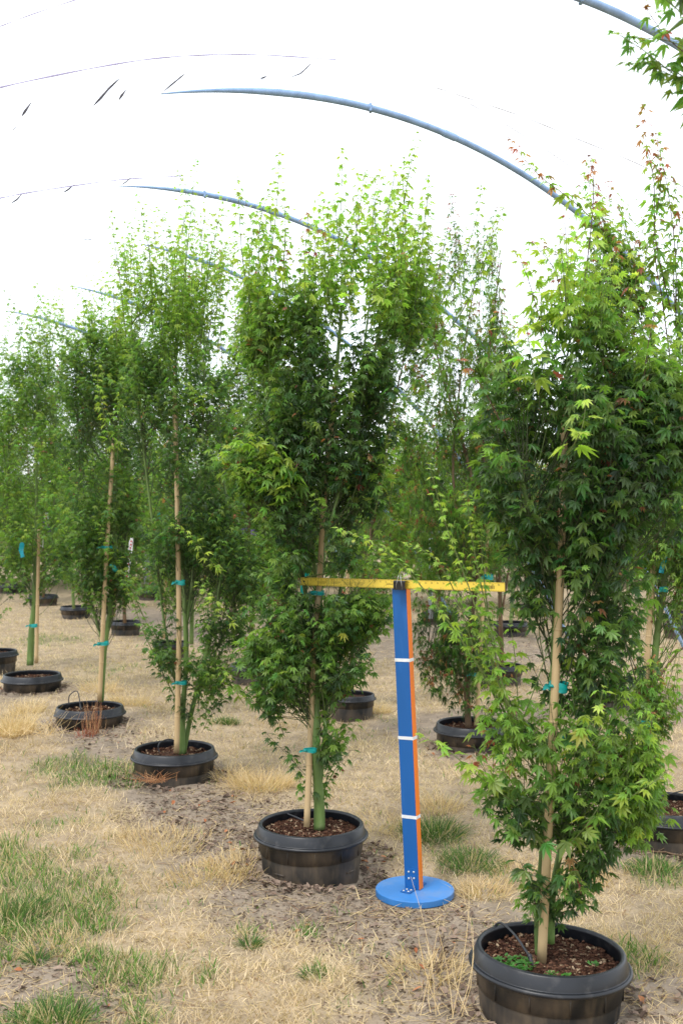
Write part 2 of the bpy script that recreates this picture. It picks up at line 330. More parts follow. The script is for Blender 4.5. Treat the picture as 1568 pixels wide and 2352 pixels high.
REG = RING + [(690, 2030, .16, 160), (840, 1960, .13, 150), (850, 2010, .10, 110), (560, 1930, .22, 150), (480, 1860, .3, 260), (330, 1800, .2, 130), (600, 2010, .14, 90), (1000, 2250, .28, 120), (1050, 2180, .2, 70), (1450, 2300, .2, 100), (900, 2110, .35, 90), (270, 1700, .3, 120), (1100, 1740, .3, 120), (1500, 1640, .5, 200), (640, 1480, .9, 250), (1200, 1500, .8, 200), (60, 2300, .3, 100), (740, 2100, .3, 70), (400, 1450, .7, 150), (1180, 1680, .4, 120)]
V, F, C = cat([flakes(0, [(X, Y, rd, int(n * .75)) for X, Y, rd, n in REG], .005, .020, (.09, .06, .045), (.30, .22, .165), 71), flakes(0, [(X, Y, rd, n // 30) for X, Y, rd, n in REG], .008, .02, (.30, .10, .04), (.42, .2, .1), 72)])
tag(obj('leaf_litter', mesh_from('leaf_litter', V, F, C), M_chip), 'curled brown dead leaves scattered on the bare soil around the pots', 'leaf litter', kind='stuff')
REGC = [(a, b, .06, 420) for a, b in POTS_XY] + [(950, 2150, .4, 1500), (1050, 2300, .4, 1500), (60, 2300, .35, 1500), (700, 2080, .4, 1200), (480, 1870, .45, 2000), (330, 1780, .3, 900), (560, 1960, .3, 900), (850, 2060, .4, 1200), (1530, 1640, .5, 500), (1100, 1520, 1.0, 700), (300, 1700, .4, 200)]  # soil crumbs piled at pot feet add to that painted contact shade
tag(obj('soil_clods', mesh_from('soil_clods', *flakes(0, REGC, .002, .010, (.16, .115, .08), (.30, .23, .17), 73, lift=0)), M_chip), 'small crumbs of dry grey brown soil on the bare ground', 'soil crumbs', kind='stuff')
# ------------------------------------------------------------------ leaf templates
def leaf_template(lobes, notch, width, lod, droop, ser=0):
    """lobes: (angle deg, length); returns V (n,3) with y = leaf axis, F tris"""
    V = [(0, 0, 0)]; ring = []
    L = sorted(lobes, key=lambda t: -t[0])
    for i, (a, l) in enumerate(L):
        an = math.radians(a)
        if i == 0:
            b = math.radians(a + 22); V.append((math.sin(b) * notch * .5, math.cos(b) * notch * .5, .01)); ring.append(len(V) - 1)
        def pt(f, s): return (math.sin(an) * l * f + math.cos(an) * s * l, math.cos(an) * l * f - math.sin(an) * s * l)
        if lod == 0:
            for f, s in ((.52, width), (1, 0), (.52, -width)):
                p = pt(f, s); rr = math.hypot(*p); V.append((*p, -droop * rr * rr + (-.02 if s else .03))); ring.append(len(V) - 1)
        else:
            p = pt(1, 0); rr = 1; V.append((*p, -droop * l * l)); ring.append(len(V) - 1)
        if i < len(L) - 1:
            b = math.radians((a + L[i + 1][0]) / 2); q = notch * (.6 + .4 * (l + L[i + 1][1]) / 2); V.append((math.sin(b) * q, math.cos(b) * q, -droop * q * q + .04)); ring.append(len(V) - 1)
        else:
            b = math.radians(a - 22); V.append((math.sin(b) * notch * .5, math.cos(b) * notch * .5, .01)); ring.append(len(V) - 1)
    F = [(0, ring[i + 1], ring[i]) for i in range(len(ring) - 1)]
    return np.array(V, float), np.array(F)
L7 = [(0, 1), (33, .92), (-33, .92), (70, .72), (-70, .72), (112, .40), (-112, .40)]
L5 = [(0, 1), (42, .85), (-42, .85), (88, .5), (-88, .5)]
L7n = [(0, 1), (30, .9), (-30, .9), (62, .72), (-62, .72), (100, .45), (-100, .45)]
TPL = {
 'a0': [leaf_template(L7, .33, .14, 0, .30), leaf_template(L7, .31, .13, 0, .62), leaf_template(L7n, .36, .15, 0, .48), leaf_template(L5, .36, .17, 0, .75)],
 'a1': [leaf_template(L7, .38, 0, 1, .35), leaf_template(L5, .42, 0, 1, .6)],
 'a2': [leaf_template(L5, .48, 0, 1, .5)],
 'n0': [leaf_template(L5, .34, .15, 0, .5), leaf_template([(0, 1), (38, .75), (-38, .75)], .36, .17, 0, .45), leaf_template(L5, .32, .14, 0, .8)],
 'n1': [leaf_template(L7n, .20, 0, 1, .9), leaf_template(L5, .22, 0, 1, .8)],
}
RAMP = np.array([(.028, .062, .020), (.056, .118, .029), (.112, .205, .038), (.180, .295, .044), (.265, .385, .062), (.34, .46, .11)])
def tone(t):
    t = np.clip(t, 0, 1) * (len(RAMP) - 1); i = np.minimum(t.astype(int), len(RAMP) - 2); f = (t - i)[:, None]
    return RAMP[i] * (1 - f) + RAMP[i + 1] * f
def frames(az, el, roll):
    """leaf axis a (azimuth, elevation), normal n ~ up"""
    a = np.stack([np.cos(az) * np.cos(el), np.sin(az) * np.cos(el), np.sin(el)], 1)
    n = np.stack([-np.cos(az) * np.sin(el), -np.sin(az) * np.sin(el), np.cos(el)], 1)
    s = np.cross(a, n); n2 = n * np.cos(roll)[:, None] + s * np.sin(roll)[:, None]; s2 = np.cross(a, n2)
    return s2, a, n2
leaf_lib = {}
def leaf_mesh(key, ti, ci, color):
    k = (key, ti, ci)
    if k not in leaf_lib:
        V, F = TPL[key][ti]; me = mesh_from('leaf', V, F, np.repeat(np.array([color]), len(V), 0)); me.materials.append(M_leaf); leaf_lib[k] = me
    return leaf_lib[k]
def build_leaves(root, base, L, key, nparts, seed=0):
    """L: dict of arrays p,az,el,roll,s,c,ph"""
    r = np.random.default_rng(seed); N = len(L['s']); S, A, Nn = frames(L['az'], L['el'], L['roll']); tpl = TPL[key]; ti = r.integers(0, len(tpl), N)
    score = L['s'] * (1.6 - (L['p'][:, 1] - base[1])) + r.random(N) * .006
    order = np.argsort(-score)[:nparts] if nparts else np.array([], int)
    isp = np.zeros(N, bool); isp[order] = True; parts = []
    loc = L['p'] - np.array(base)[None]
    for t, (TV, TF) in enumerate(tpl):
        m = (ti == t) & ~isp; n = m.sum()
        if not n: continue
        V = (S[m][:, None] * TV[None, :, 0:1] + A[m][:, None] * TV[None, :, 1:2] + Nn[m][:, None] * TV[None, :, 2:3]) * L['s'][m][:, None, None] + loc[m][:, None]
        F = (np.arange(n)[:, None, None] * len(TV) + TF[None]).reshape(-1, 3)
        parts.append((V.reshape(-1, 3), F, np.repeat(L['c'][m], len(TV), 0)))
    if parts:
        o = obj('foliage', mesh_from('foliage', *cat(parts)), M_leaf, root); tag(o, kind='stuff')
    for i in order:
        c = L['c'][i]; q = tuple(np.round(np.sqrt(c) * 14).astype(int)); cc = (np.array(q) / 14.0) ** 2
        me = leaf_mesh(key, int(ti[i]), q, cc); o = bpy.data.objects.new('leaf', me); COL.objects.link(o); o.parent = root
        s = float(L['s'][i]); M = Matrix.Identity(4)
        for j in range(3): M[j][0] = S[i, j] * s; M[j][1] = A[i, j] * s; M[j][2] = Nn[i, j] * s; M[j][3] = loc[i, j]
        o.matrix_local = M
class Tubes:                         # many thin twigs, vectorised: 3-sided
    def __init__(s): s.parts = []
    def add(s, pts, r0, r1, c):      # pts (k,3)
        pts = np.asarray(pts); k = len(pts); t = np.gradient(pts, axis=0); t /= np.linalg.norm(t, axis=1)[:, None] + 1e-9
        ref = np.array([1., .2, 0]); u = np.cross(t, ref); u /= np.linalg.norm(u, axis=1)[:, None] + 1e-9; v = np.cross(t, u)
        rr = np.linspace(r0, r1, k)[:, None]; V = np.stack([pts + (u * math.cos(a) + v * math.sin(a)) * rr for a in (0, 2.094, 4.189)], 1).reshape(-1, 3)
        F = []
        for i in range(k - 1):
            for j in range(3):
                a, b = i * 3 + j, i * 3 + (j + 1) % 3; F += [(a, b, b + 3), (a, b + 3, a + 3)]
        s.parts.append((V, np.array(F), np.repeat(np.array([c]), len(V), 0)))
    def build(s, root, base):
        if not s.parts: return
        V, F, C = cat(s.parts); o = obj('twigs', mesh_from('twigs', V - np.array(base)[None], F, C, True), M_twig, root); tag(o, kind='stuff')
def bez(a, b, c, k): t = np.linspace(0, 1, k)[:, None]; return a * (1 - t) ** 2 + 2 * b * t * (1 - t) + c * t * t
def make_tree(label, d, basepx, lobes, stems, whips, leaf=.04, ntw=700, key='a0', nparts=300, seed=1, name='maple_tree', group=None, red=.0, dry=.02, bark=None, zbase=None, hd=.8, tw=(.10, .20), tonejit=.12, droop=.0, avoid=None, gap=.41):
    """lobes: list of rows (Y, Xl, Xr, w, tone) ; stems: list of [(X, Y, r_m, depth offset)] ; whips: list of (pts[(X,Y,dd)], tone0, tone1, redtip)"""
    r = np.random.default_rng(seed); b0 = P(basepx[0], basepx[1], d); base = np.array(b0)
    root = thing(name, label, 'tree', b0, group)
    rec = dict(p=[], az=[], el=[], s=[], c=[]); T = Tubes(); axes = []
    def leafat(p, az, s, t, isred, isdry, el=None):
        rec['p'].append(p); rec['az'].append(az); rec['s'].append(s); rec['el'].append(-.35 + r.normal(0, .3) - droop if el is None else el)
        if isdry: c = np.array([.17, .07, .035]) * r.uniform(.5, 1.5); rec['s'][-1] *= .6
        elif isred: c = np.array([.30, .075, .075]) * r.uniform(.7, 1.2) + np.array([.03, .13, .0]) * r.random()
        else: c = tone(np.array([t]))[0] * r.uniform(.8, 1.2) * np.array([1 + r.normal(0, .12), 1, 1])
        rec['c'].append(c)
    # main stems
    for i, st in enumerate(stems):
        pts = [np.array(P(X, Y, d + dd)) for X, Y, rr, dd in st]; rad = [q[2] for q in st]; m = 5; out = []; ro = []
        for j in range(len(pts) - 1):
            for t in np.arange(0, 1, 1 / m):
                p0, p1, p2, p3 = pts[max(j - 1, 0)], pts[j], pts[j + 1], pts[min(j + 2, len(pts) - 1)]
                out.append(.5 * ((2 * p1) + (p2 - p0) * t + (2 * p0 - 5 * p1 + 4 * p2 - p3) * t * t + (3 * p1 - p0 - 3 * p2 + p3) * t ** 3)); ro.append(rad[j] * (1 - t) + rad[j + 1] * t)
        out.append(pts[-1]); ro.append(rad[-1]); axes += list(zip(out, ro))
        mb = MB(); mb.tube([Vector(q - base) for q in out], [q * (1 + .05 * math.sin(7 * j)) for j, q in enumerate(ro)], 9)
        mb.build('trunk' if i == 0 else 'branch', bark or M_bark, root, True)
    AX = np.array([a for a, _ in axes]) if axes else np.array([base])
    # crown
    lobes = [l for l in lobes if l]; area = []
    for l in lobes:
        A = np.array([q[:5] for q in l], float); A = A[np.argsort(A[:, 0])]; ys = np.linspace(A[0, 0], A[-1, 0], 60)
        xl, xr, ww, tt = [np.interp(ys, A[:, 0], A[:, j]) for j in (1, 2, 3, 4)]; area.append((ys, xl, xr, ww, tt, (xr - xl) * ww))
    tot = sum(a[5].sum() for a in area)
    for (ys, xl, xr, ww, tt, pw) in area:
        n = int(ntw * pw.sum() / tot); 
        if n < 1: continue
        idx = r.choice(60, n, p=pw / pw.sum())
        for i in idx:
            c = (xl[i] + xr[i]) / 2; h = (xr[i] - xl[i]) / 2; phi = r.random() * 6.283; q = h * r.random() ** .42
            Y = ys[i] + r.normal(0, 8); Xp = c + q * math.cos(phi); dd = q * math.sin(phi) * d / FPX * hd
            p = np.array(P(Xp, Y, d + dd))
            if fbm(np.array([p[0] * 7 + seed]), np.array([p[2] * 7 + p[1] * 4]), seed, 2)[0] < gap: continue
            out = np.array([math.cos(phi), math.sin(phi), 0]); dirv = out * r.uniform(.1, .7) + np.array([r.normal(0, .2), r.normal(0, .2), r.uniform(.5, 1.1)]); dirv /= np.linalg.norm(dirv)
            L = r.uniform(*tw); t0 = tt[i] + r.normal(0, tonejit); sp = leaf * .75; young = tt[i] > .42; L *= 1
            if young: dirv = np.array([out[0] * .12 + r.normal(0, .09), out[1] * .12 + r.normal(0, .09), 1.]); dirv /= np.linalg.norm(dirv); L *= 1.9; sp = leaf * 1.0; p = p - dirv * L * .4
            if avoid is not None and avoid(p): continue
            nn = max(2, int(L / sp)); rd = r.random() < red; azb = r.random() * 3.14
            tc = (.11, .16, .045) if t0 > .3 else (.06, .075, .035)
            tip = p + dirv * L + np.array([0, 0, -.1 * L])
            low = AX[AX[:, 2] < p[2] - .02]
            low = low[low[:, 2] > base[2] + .32]
            if len(low) and r.random() < (.2 if young else .42):
                dist = np.linalg.norm(low - (p - np.array([0, 0, .22])), axis=1); kk = np.argsort(dist)[:7]; a = low[kk[r.integers(0, len(kk))]]; near_ok = dist.min() < .26 and not (avoid is not None and (avoid(a * .5 + p * .5) or avoid(a * .2 + p * .8)))
                if near_ok: T.add(bez(a, np.array([a[0], a[1], 0]) * .35 + np.array([p[0], p[1], 0]) * .65 + np.array([0, 0, (a[2] * .5 + p[2] * .5)]) + r.normal(0, .02, 3), p, 5), .0022, .0012, tc)
            T.add(np.stack([p, (p + tip) / 2 + r.normal(0, .004, 3), tip]), .0014, .0007, tc)
            for j in range(nn):
                f = (j + .6) / nn; q0 = p + (tip - p) * f; az = azb + (j % 2) * 1.57
                for sgn in (0, math.pi):
                    if r.random() < (.22 if young else .10): continue
                    a2 = az + sgn + r.normal(0, .35); s = leaf * r.uniform(.6, 1.15) * (1 - .35 * f * (t0 > .45)); pl = leaf * r.uniform(.4, .9)
                    pe = q0 + np.array([math.cos(a2) * pl, math.sin(a2) * pl, pl * .15])
                    if avoid is not None and (avoid(pe) or avoid(pe + np.array([math.cos(a2), math.sin(a2), -.4]) * s)): continue
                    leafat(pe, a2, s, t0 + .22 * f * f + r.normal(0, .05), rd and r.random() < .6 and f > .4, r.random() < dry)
                    if key in ('a0', 'n0'): T.add(np.stack([q0, pe]), .0006, .0005, tc)
    # whips
    for wp in whips:
        pts, ta, tb, rt = wp[:4]; wl = leaf * (wp[4] if len(wp) > 4 else 1.3)
        q = [np.array(P(X, Y, d + dd)) for X, Y, dd in pts]; fine = []
        for j in range(len(q) - 1):
            for t in np.arange(0, 1, .125):
                p0, p1, p2, p3 = q[max(j - 1, 0)], q[j], q[j + 1], q[min(j + 2, len(q) - 1)]
                fine.append(.5 * ((2 * p1) + (p2 - p0) * t + (2 * p0 - 5 * p1 + 4 * p2 - p3) * t * t + (3 * p1 - p0 - 3 * p2 + p3) * t ** 3))
        fine.append(q[-1]); fine = np.array(fine); seg = np.linalg.norm(np.diff(fine, axis=0), axis=1); cum = np.concatenate([[0], np.cumsum(seg)]); Lt = cum[-1]
        T.add(fine, min(.0045, .0012 + Lt * .003), .0008, (.13, .17, .05) if not rt else (.10, .045, .035))
        s0 = Lt * .12; u = s0; j = 0; azb = r.random() * 3.14
        while u < Lt:
            f = u / Lt; c = np.array([np.interp(u, cum, fine[:, k]) for k in range(3)]); az = azb + (j % 2) * 1.57 + r.normal(0, .2)
            ss = wl * (1.15 - .7 * f ** 1.6) * r.uniform(.8, 1.1)
            for sgn in (0, math.pi):
                a2 = az + sgn + r.normal(0, .25); pl = ss * r.uniform(.35, .7); pe = c + np.array([math.cos(a2) * pl, math.sin(a2) * pl, pl * .3])
                leafat(pe, a2, ss, ta + (tb - ta) * f + r.normal(0, .06), rt and r.random() < sm(.55, .95, np.array(f)) * rt, r.random() < dry * .5, el=-.15 + r.normal(0, .25))
                if r.random() < .5: leafat(pe + r.normal(0, .006, 3), a2 + r.normal(0, 1), ss * .6, ta + (tb - ta) * f, False, False)
                T.add(np.stack([c, pe]), .0006, .0005, (.13, .17, .05))
            u += min(wl, leaf * 1.3) * (1.15 - .5 * f) * r.uniform(.8, 1.2); j += 1
        fT = fine[-1]
        for k in range(3): leafat(fT, r.random() * 6.28, leaf * .35, tb + .1, rt > 0, False, el=.3)
    T.build(root, base)
    L = {k: np.array(v) for k, v in rec.items()}; L['roll'] = r.normal(0, .35, len(L['s']))
    build_leaves(root, base, L, key, nparts, seed)
    return root
# ------------------------------------------------------------------ pots
CHIPS = {}
def chip_mesh(n, R, seed):
    r = np.random.default_rng(seed); az = r.random(n) * 6.283; rr = R * np.sqrt(r.random(n)); c = np.stack([rr * np.cos(az), rr * np.sin(az), r.random(n) * .008], 1)
    s = r.uniform(.003, .010, n); E = []
    q = r.normal(0, 1, (n, 3)); q[:, 2] *= .35; q /= np.linalg.norm(q, axis=1)[:, None]; w = np.cross(q, r.normal(0, 1, (n, 3)) * .3 + [0, 0, 1]); w /= np.linalg.norm(w, axis=1)[:, None]; h = np.cross(q, w)
    V = []
    for a, b, d in ((-1, -.5, -.25), (1, -.4, -.25), (.9, .5, -.2), (-.9, .4, -.25), (-1, -.4, .25), (.9, -.5, .3), (1, .4, .25), (-.8, .5, .3)):
        V.append(c + (q * a + w * b + h * d) * s[:, None])
    F = (np.arange(n)[:, None, None] * 8 + np.array([(0, 1, 5, 4), (1, 2, 6, 5), (2, 3, 7, 6), (3, 0, 4, 7), (4, 5, 6, 7)])[None]).reshape(-1, 4)
    t = r.random(n); C = mixc((.045, .02, .014), (.20, .10, .06), t ** 1.5); pale = r.random(n) < .12; C[pale] = (.42, .31, .2)
    return mesh_from('bark_chips', np.stack(V, 1).reshape(-1, 3), F, np.repeat(C, 8, 0))
PM = {}
def pot_meshes():
    b = MB(); b.lathe([(.186, -.30), (.202, -.118), (.2015, -.116), (.2035, -.112), (.207, -.110), (.212, -.05)], 64)
    for k in range(12):
        a = k * math.pi / 6 + .2; M = Matrix.Rotation(a, 4, 'Z'); b.box((.2088, 0, -.080), (.004, .0035, .055), M)
    for k in range(4):                      # half-round drainage foot recess lips
        a = k * math.pi / 2 + .5; M = Matrix.Rotation(a, 4, 'Z'); b.box((.1985, 0, -.16), (.006, .05, .006), M)
    PM['body'] = b.mesh('pot_body', True)
    r_ = MB(); r_.lathe([(.211, -.052), (.226, -.0535), (.2315, -.050), (.2325, -.045), (.229, -.040), (.2235, -.0385), (.2222, -.041), (.2212, -.036), (.212, -.004), (.2085, .0), (.2, .0005), (.197, -.003), (.1955, -.012), (.1972, -.014), (.1945, -.024), (.1962, -.026), (.1935, -.036), (.195, -.038), (.192, -.05), (.19, -.09)], 72, wob=.002)
    PM['rim'] = r_.mesh('pot_rim', True)
    s = MB(); n = 40; V = [(0, 0, -.03)]; F = []
    for j, rr in enumerate((.03, .06, .09, .12, .15, .175, .192)):
        for k in range(n): a = 6.283 * k / n; V.append((rr * math.cos(a), rr * math.sin(a), -.032 - .012 * (rr / .19) ** 2 + random.uniform(-.004, .004)))
    for k in range(n): F.append((0, 1 + k, 1 + (k + 1) % n))
    for j in range(6):
        for k in range(n): a, b2 = 1 + j * n + k, 1 + j * n + (k + 1) % n; F.append((a, a + n, b2 + n, b2))
    s.add(V, F); PM['soil'] = s.mesh('soil', True)
pot_meshes()
chipA = chip_mesh(2600, .186, 5); chipB = chip_mesh(700, .186, 6)
def pot(px, rimz, label, d, scale=1, chips=1, rz=0, tilt=(0, 0), group='black plastic tree pots standing in rows'):
    x = (px - 784) / FPX * d
    t = thing('plant_pot', label, 'plant pot', (x, d, rimz), group, rz); t.rotation_euler = (tilt[0], tilt[1], rz); t.scale = (scale,) * 3
    obj('pot_body', PM['body'], M_pot, t); obj('pot_rim', PM['rim'], M_potrim, t); s = obj('soil', PM['soil'], M_soil, t)
    if chips: c = obj('bark_chips', chipA if chips == 2 else chipB, M_chip, s, (0, 0, -.038)); tag(c, kind='stuff')
    return t
pot(1263, .268, 'large black pot nearest the camera at bottom right with seedlings in its bark mulch', 3.13, chips=2, rz=.4, tilt=(0, math.radians(2)))
pot(714, .262, 'black pot directly left of the blue post under the centre maple', 4.41, chips=2, rz=2.0)
pot(401, .262, 'black pot with reddish dead stalks in front, third from the camera along the row', 5.81, 1, 1, rz=1.1)
pot(207, .262, 'black pot with a dried weed hanging over its front, fourth along the row', 7.06, 1, 1, rz=2.7)
pot(75, .29, 'black pot at the left edge holding the thick pale trunk, fifth along the row', 8.28, 1, 1, rz=.7)
pot(-12, .30, 'black pot cut off by the left edge of the photo', 9.6, .9, 1)
pot(1082, .235, 'black pot right of the blue post, behind it, holding the drooping dark maple', 6.65, 1, 1, rz=.3)
pot(1530, .235, 'black pot cut by the right edge with a drip line lying on its soil', 4.8, 1, 2, rz=.9)
FAR = [(808, 1597, 112, 'black pot half hidden behind the centre maple, left of the blue post'), (578, 1528, 105, 'black pot between the third and centre trees seen under hanging leaves'),
       (393, 1478, 84, 'black pot peeking out right behind the bamboo cane of the third tree'), (289, 1430, 74, 'black pot with a grey lath leaning in it left of the third tree'),
       (175, 1396, 74, 'brown stained black pot left of the second tree trunk'), (100, 1370, 70, 'dark pot behind the leftmost trunk'), (30, 1345, 68, 'small dark pot in the far upper row at the left edge'),
       (664, 1432, 92, 'grey rimmed pot behind the leaves left of the centre bamboo cane'), (350, 1358, 70, 'dark distant pot behind the third maple'), (1152, 1530, 100, 'dark pot in the shade behind the light green shoots'),
       (1394, 1583, 112, 'pot with bluish rim hidden behind the right front maple trunk'), (1010, 1408, 88, 'black pot standing behind the grey pipe right of the blue post'),
       (1172, 1432, 84, 'black pot right of the yellow ruler below its end'), (1222, 1392, 62, 'small dark pot stacked beyond the end of the ruler'), (1556, 1438, 70, 'dark pot in the distance at the right edge'),
       (560, 1283, 40, 'tiny dark pot in the far background behind the third tree'), (1556, 1408, 60, 'farther dark pot just above another at the right edge'), (1240, 1345, 40, 'very distant dark pot just left of the right front trunk')]
far_d = {}
for i, (X, Y, Wd, lb) in enumerate(FAR):
    zr = .26; d = (HC - zr) * FPX / (Y - 1180); far_d[i] = d; gz = float(g0((X - 784) / FPX * d, d))
    pot(X, zr, lb, d, Wd / (.464 * FPX / d), 0, rz=i)
# ------------------------------------------------------------------ bamboo canes and ties
def cane(pts, d, r0, r1, label, m=None):
    Q = [P(X, Y, d + dd) for X, Y, dd in pts]; b = Q[0]; t = thing('bamboo_stake', label, 'bamboo stake', b)
    mb = MB(); out = []; rad = []; n = len(Q) - 1; tot = sum((Q[i + 1] - Q[i]).length for i in range(n)); u = 0
    for i in range(n):
        L = (Q[i + 1] - Q[i]).length; k = max(2, int(L / .06))
        for j in range(k): out.append(Q[i].lerp(Q[i + 1], j / k) - b); rad.append(r0 + (r1 - r0) * (u + L * j / k) / tot)
        u += L
    out.append(Q[-1] - b); rad.append(r1); mb.tube(out, rad, 12); mb.build('cane', m or M_cane, t, True)
    z = .18 + random.random() * .1
    while z < tot * .97:                     # nodes
        f = z / tot; i = min(int(f * (len(out) - 1)), len(out) - 2); p = out[i]; dv = (out[i + 1] - out[i]).normalized(); rr = rad[i]
        nb = MB(); nb.tube([p - dv * .004, p - dv * .0015, p + dv * .0015, p + dv * .004], [rr * 1.01, rr * 1.13, rr * 1.13, rr * 1.01], 12, False); nb.build('node_ring', m or M_cane, t, True)
        z += .22 + random.random() * .08
    return t
cane([(1243, 2212, -.03), (1275, 1560, -.06), (1290, 1230, -.05), (1298, 900, 0)], 3.13, .0138, .010, 'thick bamboo stake tied with broad teal tape in the nearest pot')
cane([(704, 1903, -.05), (722, 1480, .04), (733, 1345, .08), (741, 1190, .02), (768, 900, -.1)], 4.41, .0128, .010, 'bamboo stake crossing behind the zero end of the yellow ruler')
cane([(406, 1733, -.05), (412, 1450, -.10), (408, 1200, -.10), (401, 900, -.10)], 5.81, .0150, .011, 'tall bamboo stake tied to the third tree of the row')
cane([(229, 1612, -.05), (246, 1260, -.14), (262, 1010, -.14)], 7.06, .0152, .012, 'pale bamboo stake leaning right in the fourth pot of the row')
cane([(84, 1527, -.04), (90, 1220, -.1)], 8.28, .0145, .012, 'brown bamboo stake beside the thick pale trunk at left')
cane([(1093, 1670, -.05), (1108, 1400, -.05), (1128, 1100, -.05)], 6.65, .014, .009, 'thin bamboo stake behind the yellow ruler near its barcode end')
cane([(1478, 1810, .0), (1486, 1500, -.03), (1500, 1290, -.03), (1530, 900, 0)], 4.8, .0145, .011, 'bamboo stake with teal tie in the pot at the right edge')
for X0, Y0, X1, Y1, d, lb in [(262, 1420, 268, 1250, 12.2, 'grey wooden lath standing in a distant pot left of the third tree'), (376, 1470, 388, 1200, 10.0, 'thin stake of the tree behind the third maple'), (790, 1590, 800, 1290, 7.7, 'thin stake behind the centre maple foliage')]:
    cane([(X0, Y0, 0), (X1, Y1, 0)], d, .016, .013, lb, M_cane)
def tie(X, Y, d, w, h, label, rot=0, m=None, tails=True):
    """band of tape round stake and stem: w wide, h high (m)"""
    w *= .88; h *= .85; c = P(X, Y, d); t = thing('tie_tape', label, 'plant tie', c, 'tape ties holding stems to stakes'); t.rotation_euler = (0, rot, random.uniform(-.3, .3))
    mb = MB(); n = 20; V = []; F = []
    for j in range(5):
        for k in range(n):
            a = 6.283 * k / n; rr = 1 + .05 * math.sin(3 * a + j * 2) + random.uniform(-.03, .03)
            V.append((w / 2 * math.cos(a) * rr, w * .30 * math.sin(a) * rr, -h / 2 + h * j / 4 + .1 * h * math.sin(a * 2)))
    for j in range(4):
        for k in range(n): F.append((j * n + k, j * n + (k + 1) % n, (j + 1) * n + (k + 1) % n, (j + 1) * n + k))
    mb.add(V, F); mb.build('tape_band', m or M_tie, t, True)
    if tails:
        tb = MB(); s = -1
        tb.add([(s * w * .45, -w * .3, h * .2), (s * w * .45, -w * .3, -h * .2), (s * w * .8, -w * .35, -h * .5), (s * w * .75, -w * .3, 0), (s * w * .65, -w * .38, h * .3)], [(0, 1, 2, 3), (0, 3, 4)])
        tb.tube([(-w * .5, -w * .3, 0), (-w * .35, -w * .36, h * .1), (-w * .2, -w * .3, 0)], h * .18, 6); tb.build('tape_knot', m or M_tie, t, True)
tie(1281, 1581, 3.08, .062, .032, 'broad teal tape band on the nearest bamboo stake', rot=.1)
tie(1294, 1697, 3.10, .022, .014, 'small teal tie on the nearest trunk below the broad band')
tie(712, 1727, 4.33, .062, .018, 'teal tie low on the centre maple above its pot', rot=.03)
tie(728, 1366, 4.47, .070, .020, 'teal tie directly under the yellow ruler on the centre stake')
tie(764, 912, 4.30, .03, .02, 'small teal tie high in the centre maple')
tie(822, 1091, 4.30, .03, .016, 'tiny teal tie right inside the centre maple crown')
tie(414, 1342, 5.70, .06, .028, 'teal tie in the middle of the third tree stake')
tie(416, 1572, 5.73, .07, .022, 'teal tie low on the third tree stake above bare stems')
tie(237, 1482, 6.95, .085, .026, 'teal tie low on the fourth tree where stems part', rot=-.1)
tie(246, 1261, 6.92, .085, .02, 'teal tie higher on the pale leaning stake')
tie(264, 1309, 6.92, .05, .03, 'slanting blue green tie on the stem right of the pale leaning stake', rot=.9)
tie(77, 1441, 8.15, .075, .025, 'teal tie round the thick pale trunk at left')
tie(1120, 1329, 6.55, .07, .035, 'teal tie just above the ruler near its right end')
tie(1086, 1553, 6.60, .06, .02, 'teal tie low on the drooping dark maple behind the post')
tie(1129, 1085, 6.60, .05, .035, 'teal tie high on the stake left of the right front maple')
tie(1484, 1666, 4.72, .062, .022, 'teal tie on the trunk above the right edge pot', rot=.2)
tie(1523, 1358, 4.72, .045, .025, 'teal tie high on the trunk at the right edge')
def ribbon(pts, d, w, label, m, name='flag_tape', cat_='ribbon', dots=None):
    Q = [P(X, Y, d) for X, Y in pts]; t = thing(name, label, cat_, Q[0]); mb = MB(); V = []; F = []; n = 0; off = Q[0]; R = random.Random(len(label))
    fine = []
    for i in range(len(Q) - 1):
        for j in range(4): fine.append(Q[i].lerp(Q[i + 1], j / 4))
    fine.append(Q[-1])
    for i, p in enumerate(fine):
        dv = (fine[min(i + 1, len(fine) - 1)] - fine[max(i - 1, 0)]).normalized(); a = .5 * math.sin(i * .7 + R.random() * .4); tp = math.sin(math.pi * min(1, (i + .15) / (len(fine) - .7))) ** .8 if name == 'torn_film' else 1; s = dv.cross(Vector((math.sin(a), -math.cos(a), 0))).normalized() * w / 2 * (1 if i else .6) * tp * (.5 if name == 'torn_film' else 1)
        V += [p - off - s, p - off + s]
        if i: F.append((2 * i - 2, 2 * i - 1, 2 * i + 1, 2 * i))
    mb.add(V, F); mb.build('tape_strip', m, t)
    if dots:
        db = MB(); i = 1; db.c = (.5, .03, .05)
        for i in range(1, len(fine) - 1):
            a, b = Vector(V[2 * i]), Vector(V[2 * i + 1]); c = (a + b) / 2 + Vector((0, -.004, 0)); r0 = w * .22
            db.add([c + Vector((math.cos(q) * r0, 0, math.sin(q) * r0)) for q in [k * 1.047 for k in range(6)]], [tuple(range(6))])
        db.build('red_dots', M_tag, t, col=True)['kind'] = 'stuff'
    return t
ribbon([(708, 1316), (696, 1342), (692, 1372), (699, 1402)], 4.56, .017, 'long blue tape tail hanging left of the ruler zero end', M_ribbon)
ribbon([(1236, 1300), (1229, 1330), (1227, 1350), (1216, 1366)], 3.2, .012, 'narrow cyan tape tail hanging left of the right front maple', M_ribbon)
ribbon([(1531, 1282), (1521, 1300), (1517, 1320)], 4.7, .02, 'cyan tape tail hanging at the right edge of the photo', M_ribbon)
ribbon([(52, 1250), (49, 1268), (53, 1284)], 8.1, .035, 'blue tape tail hanging at far left above the thick trunk', M_ribbon)
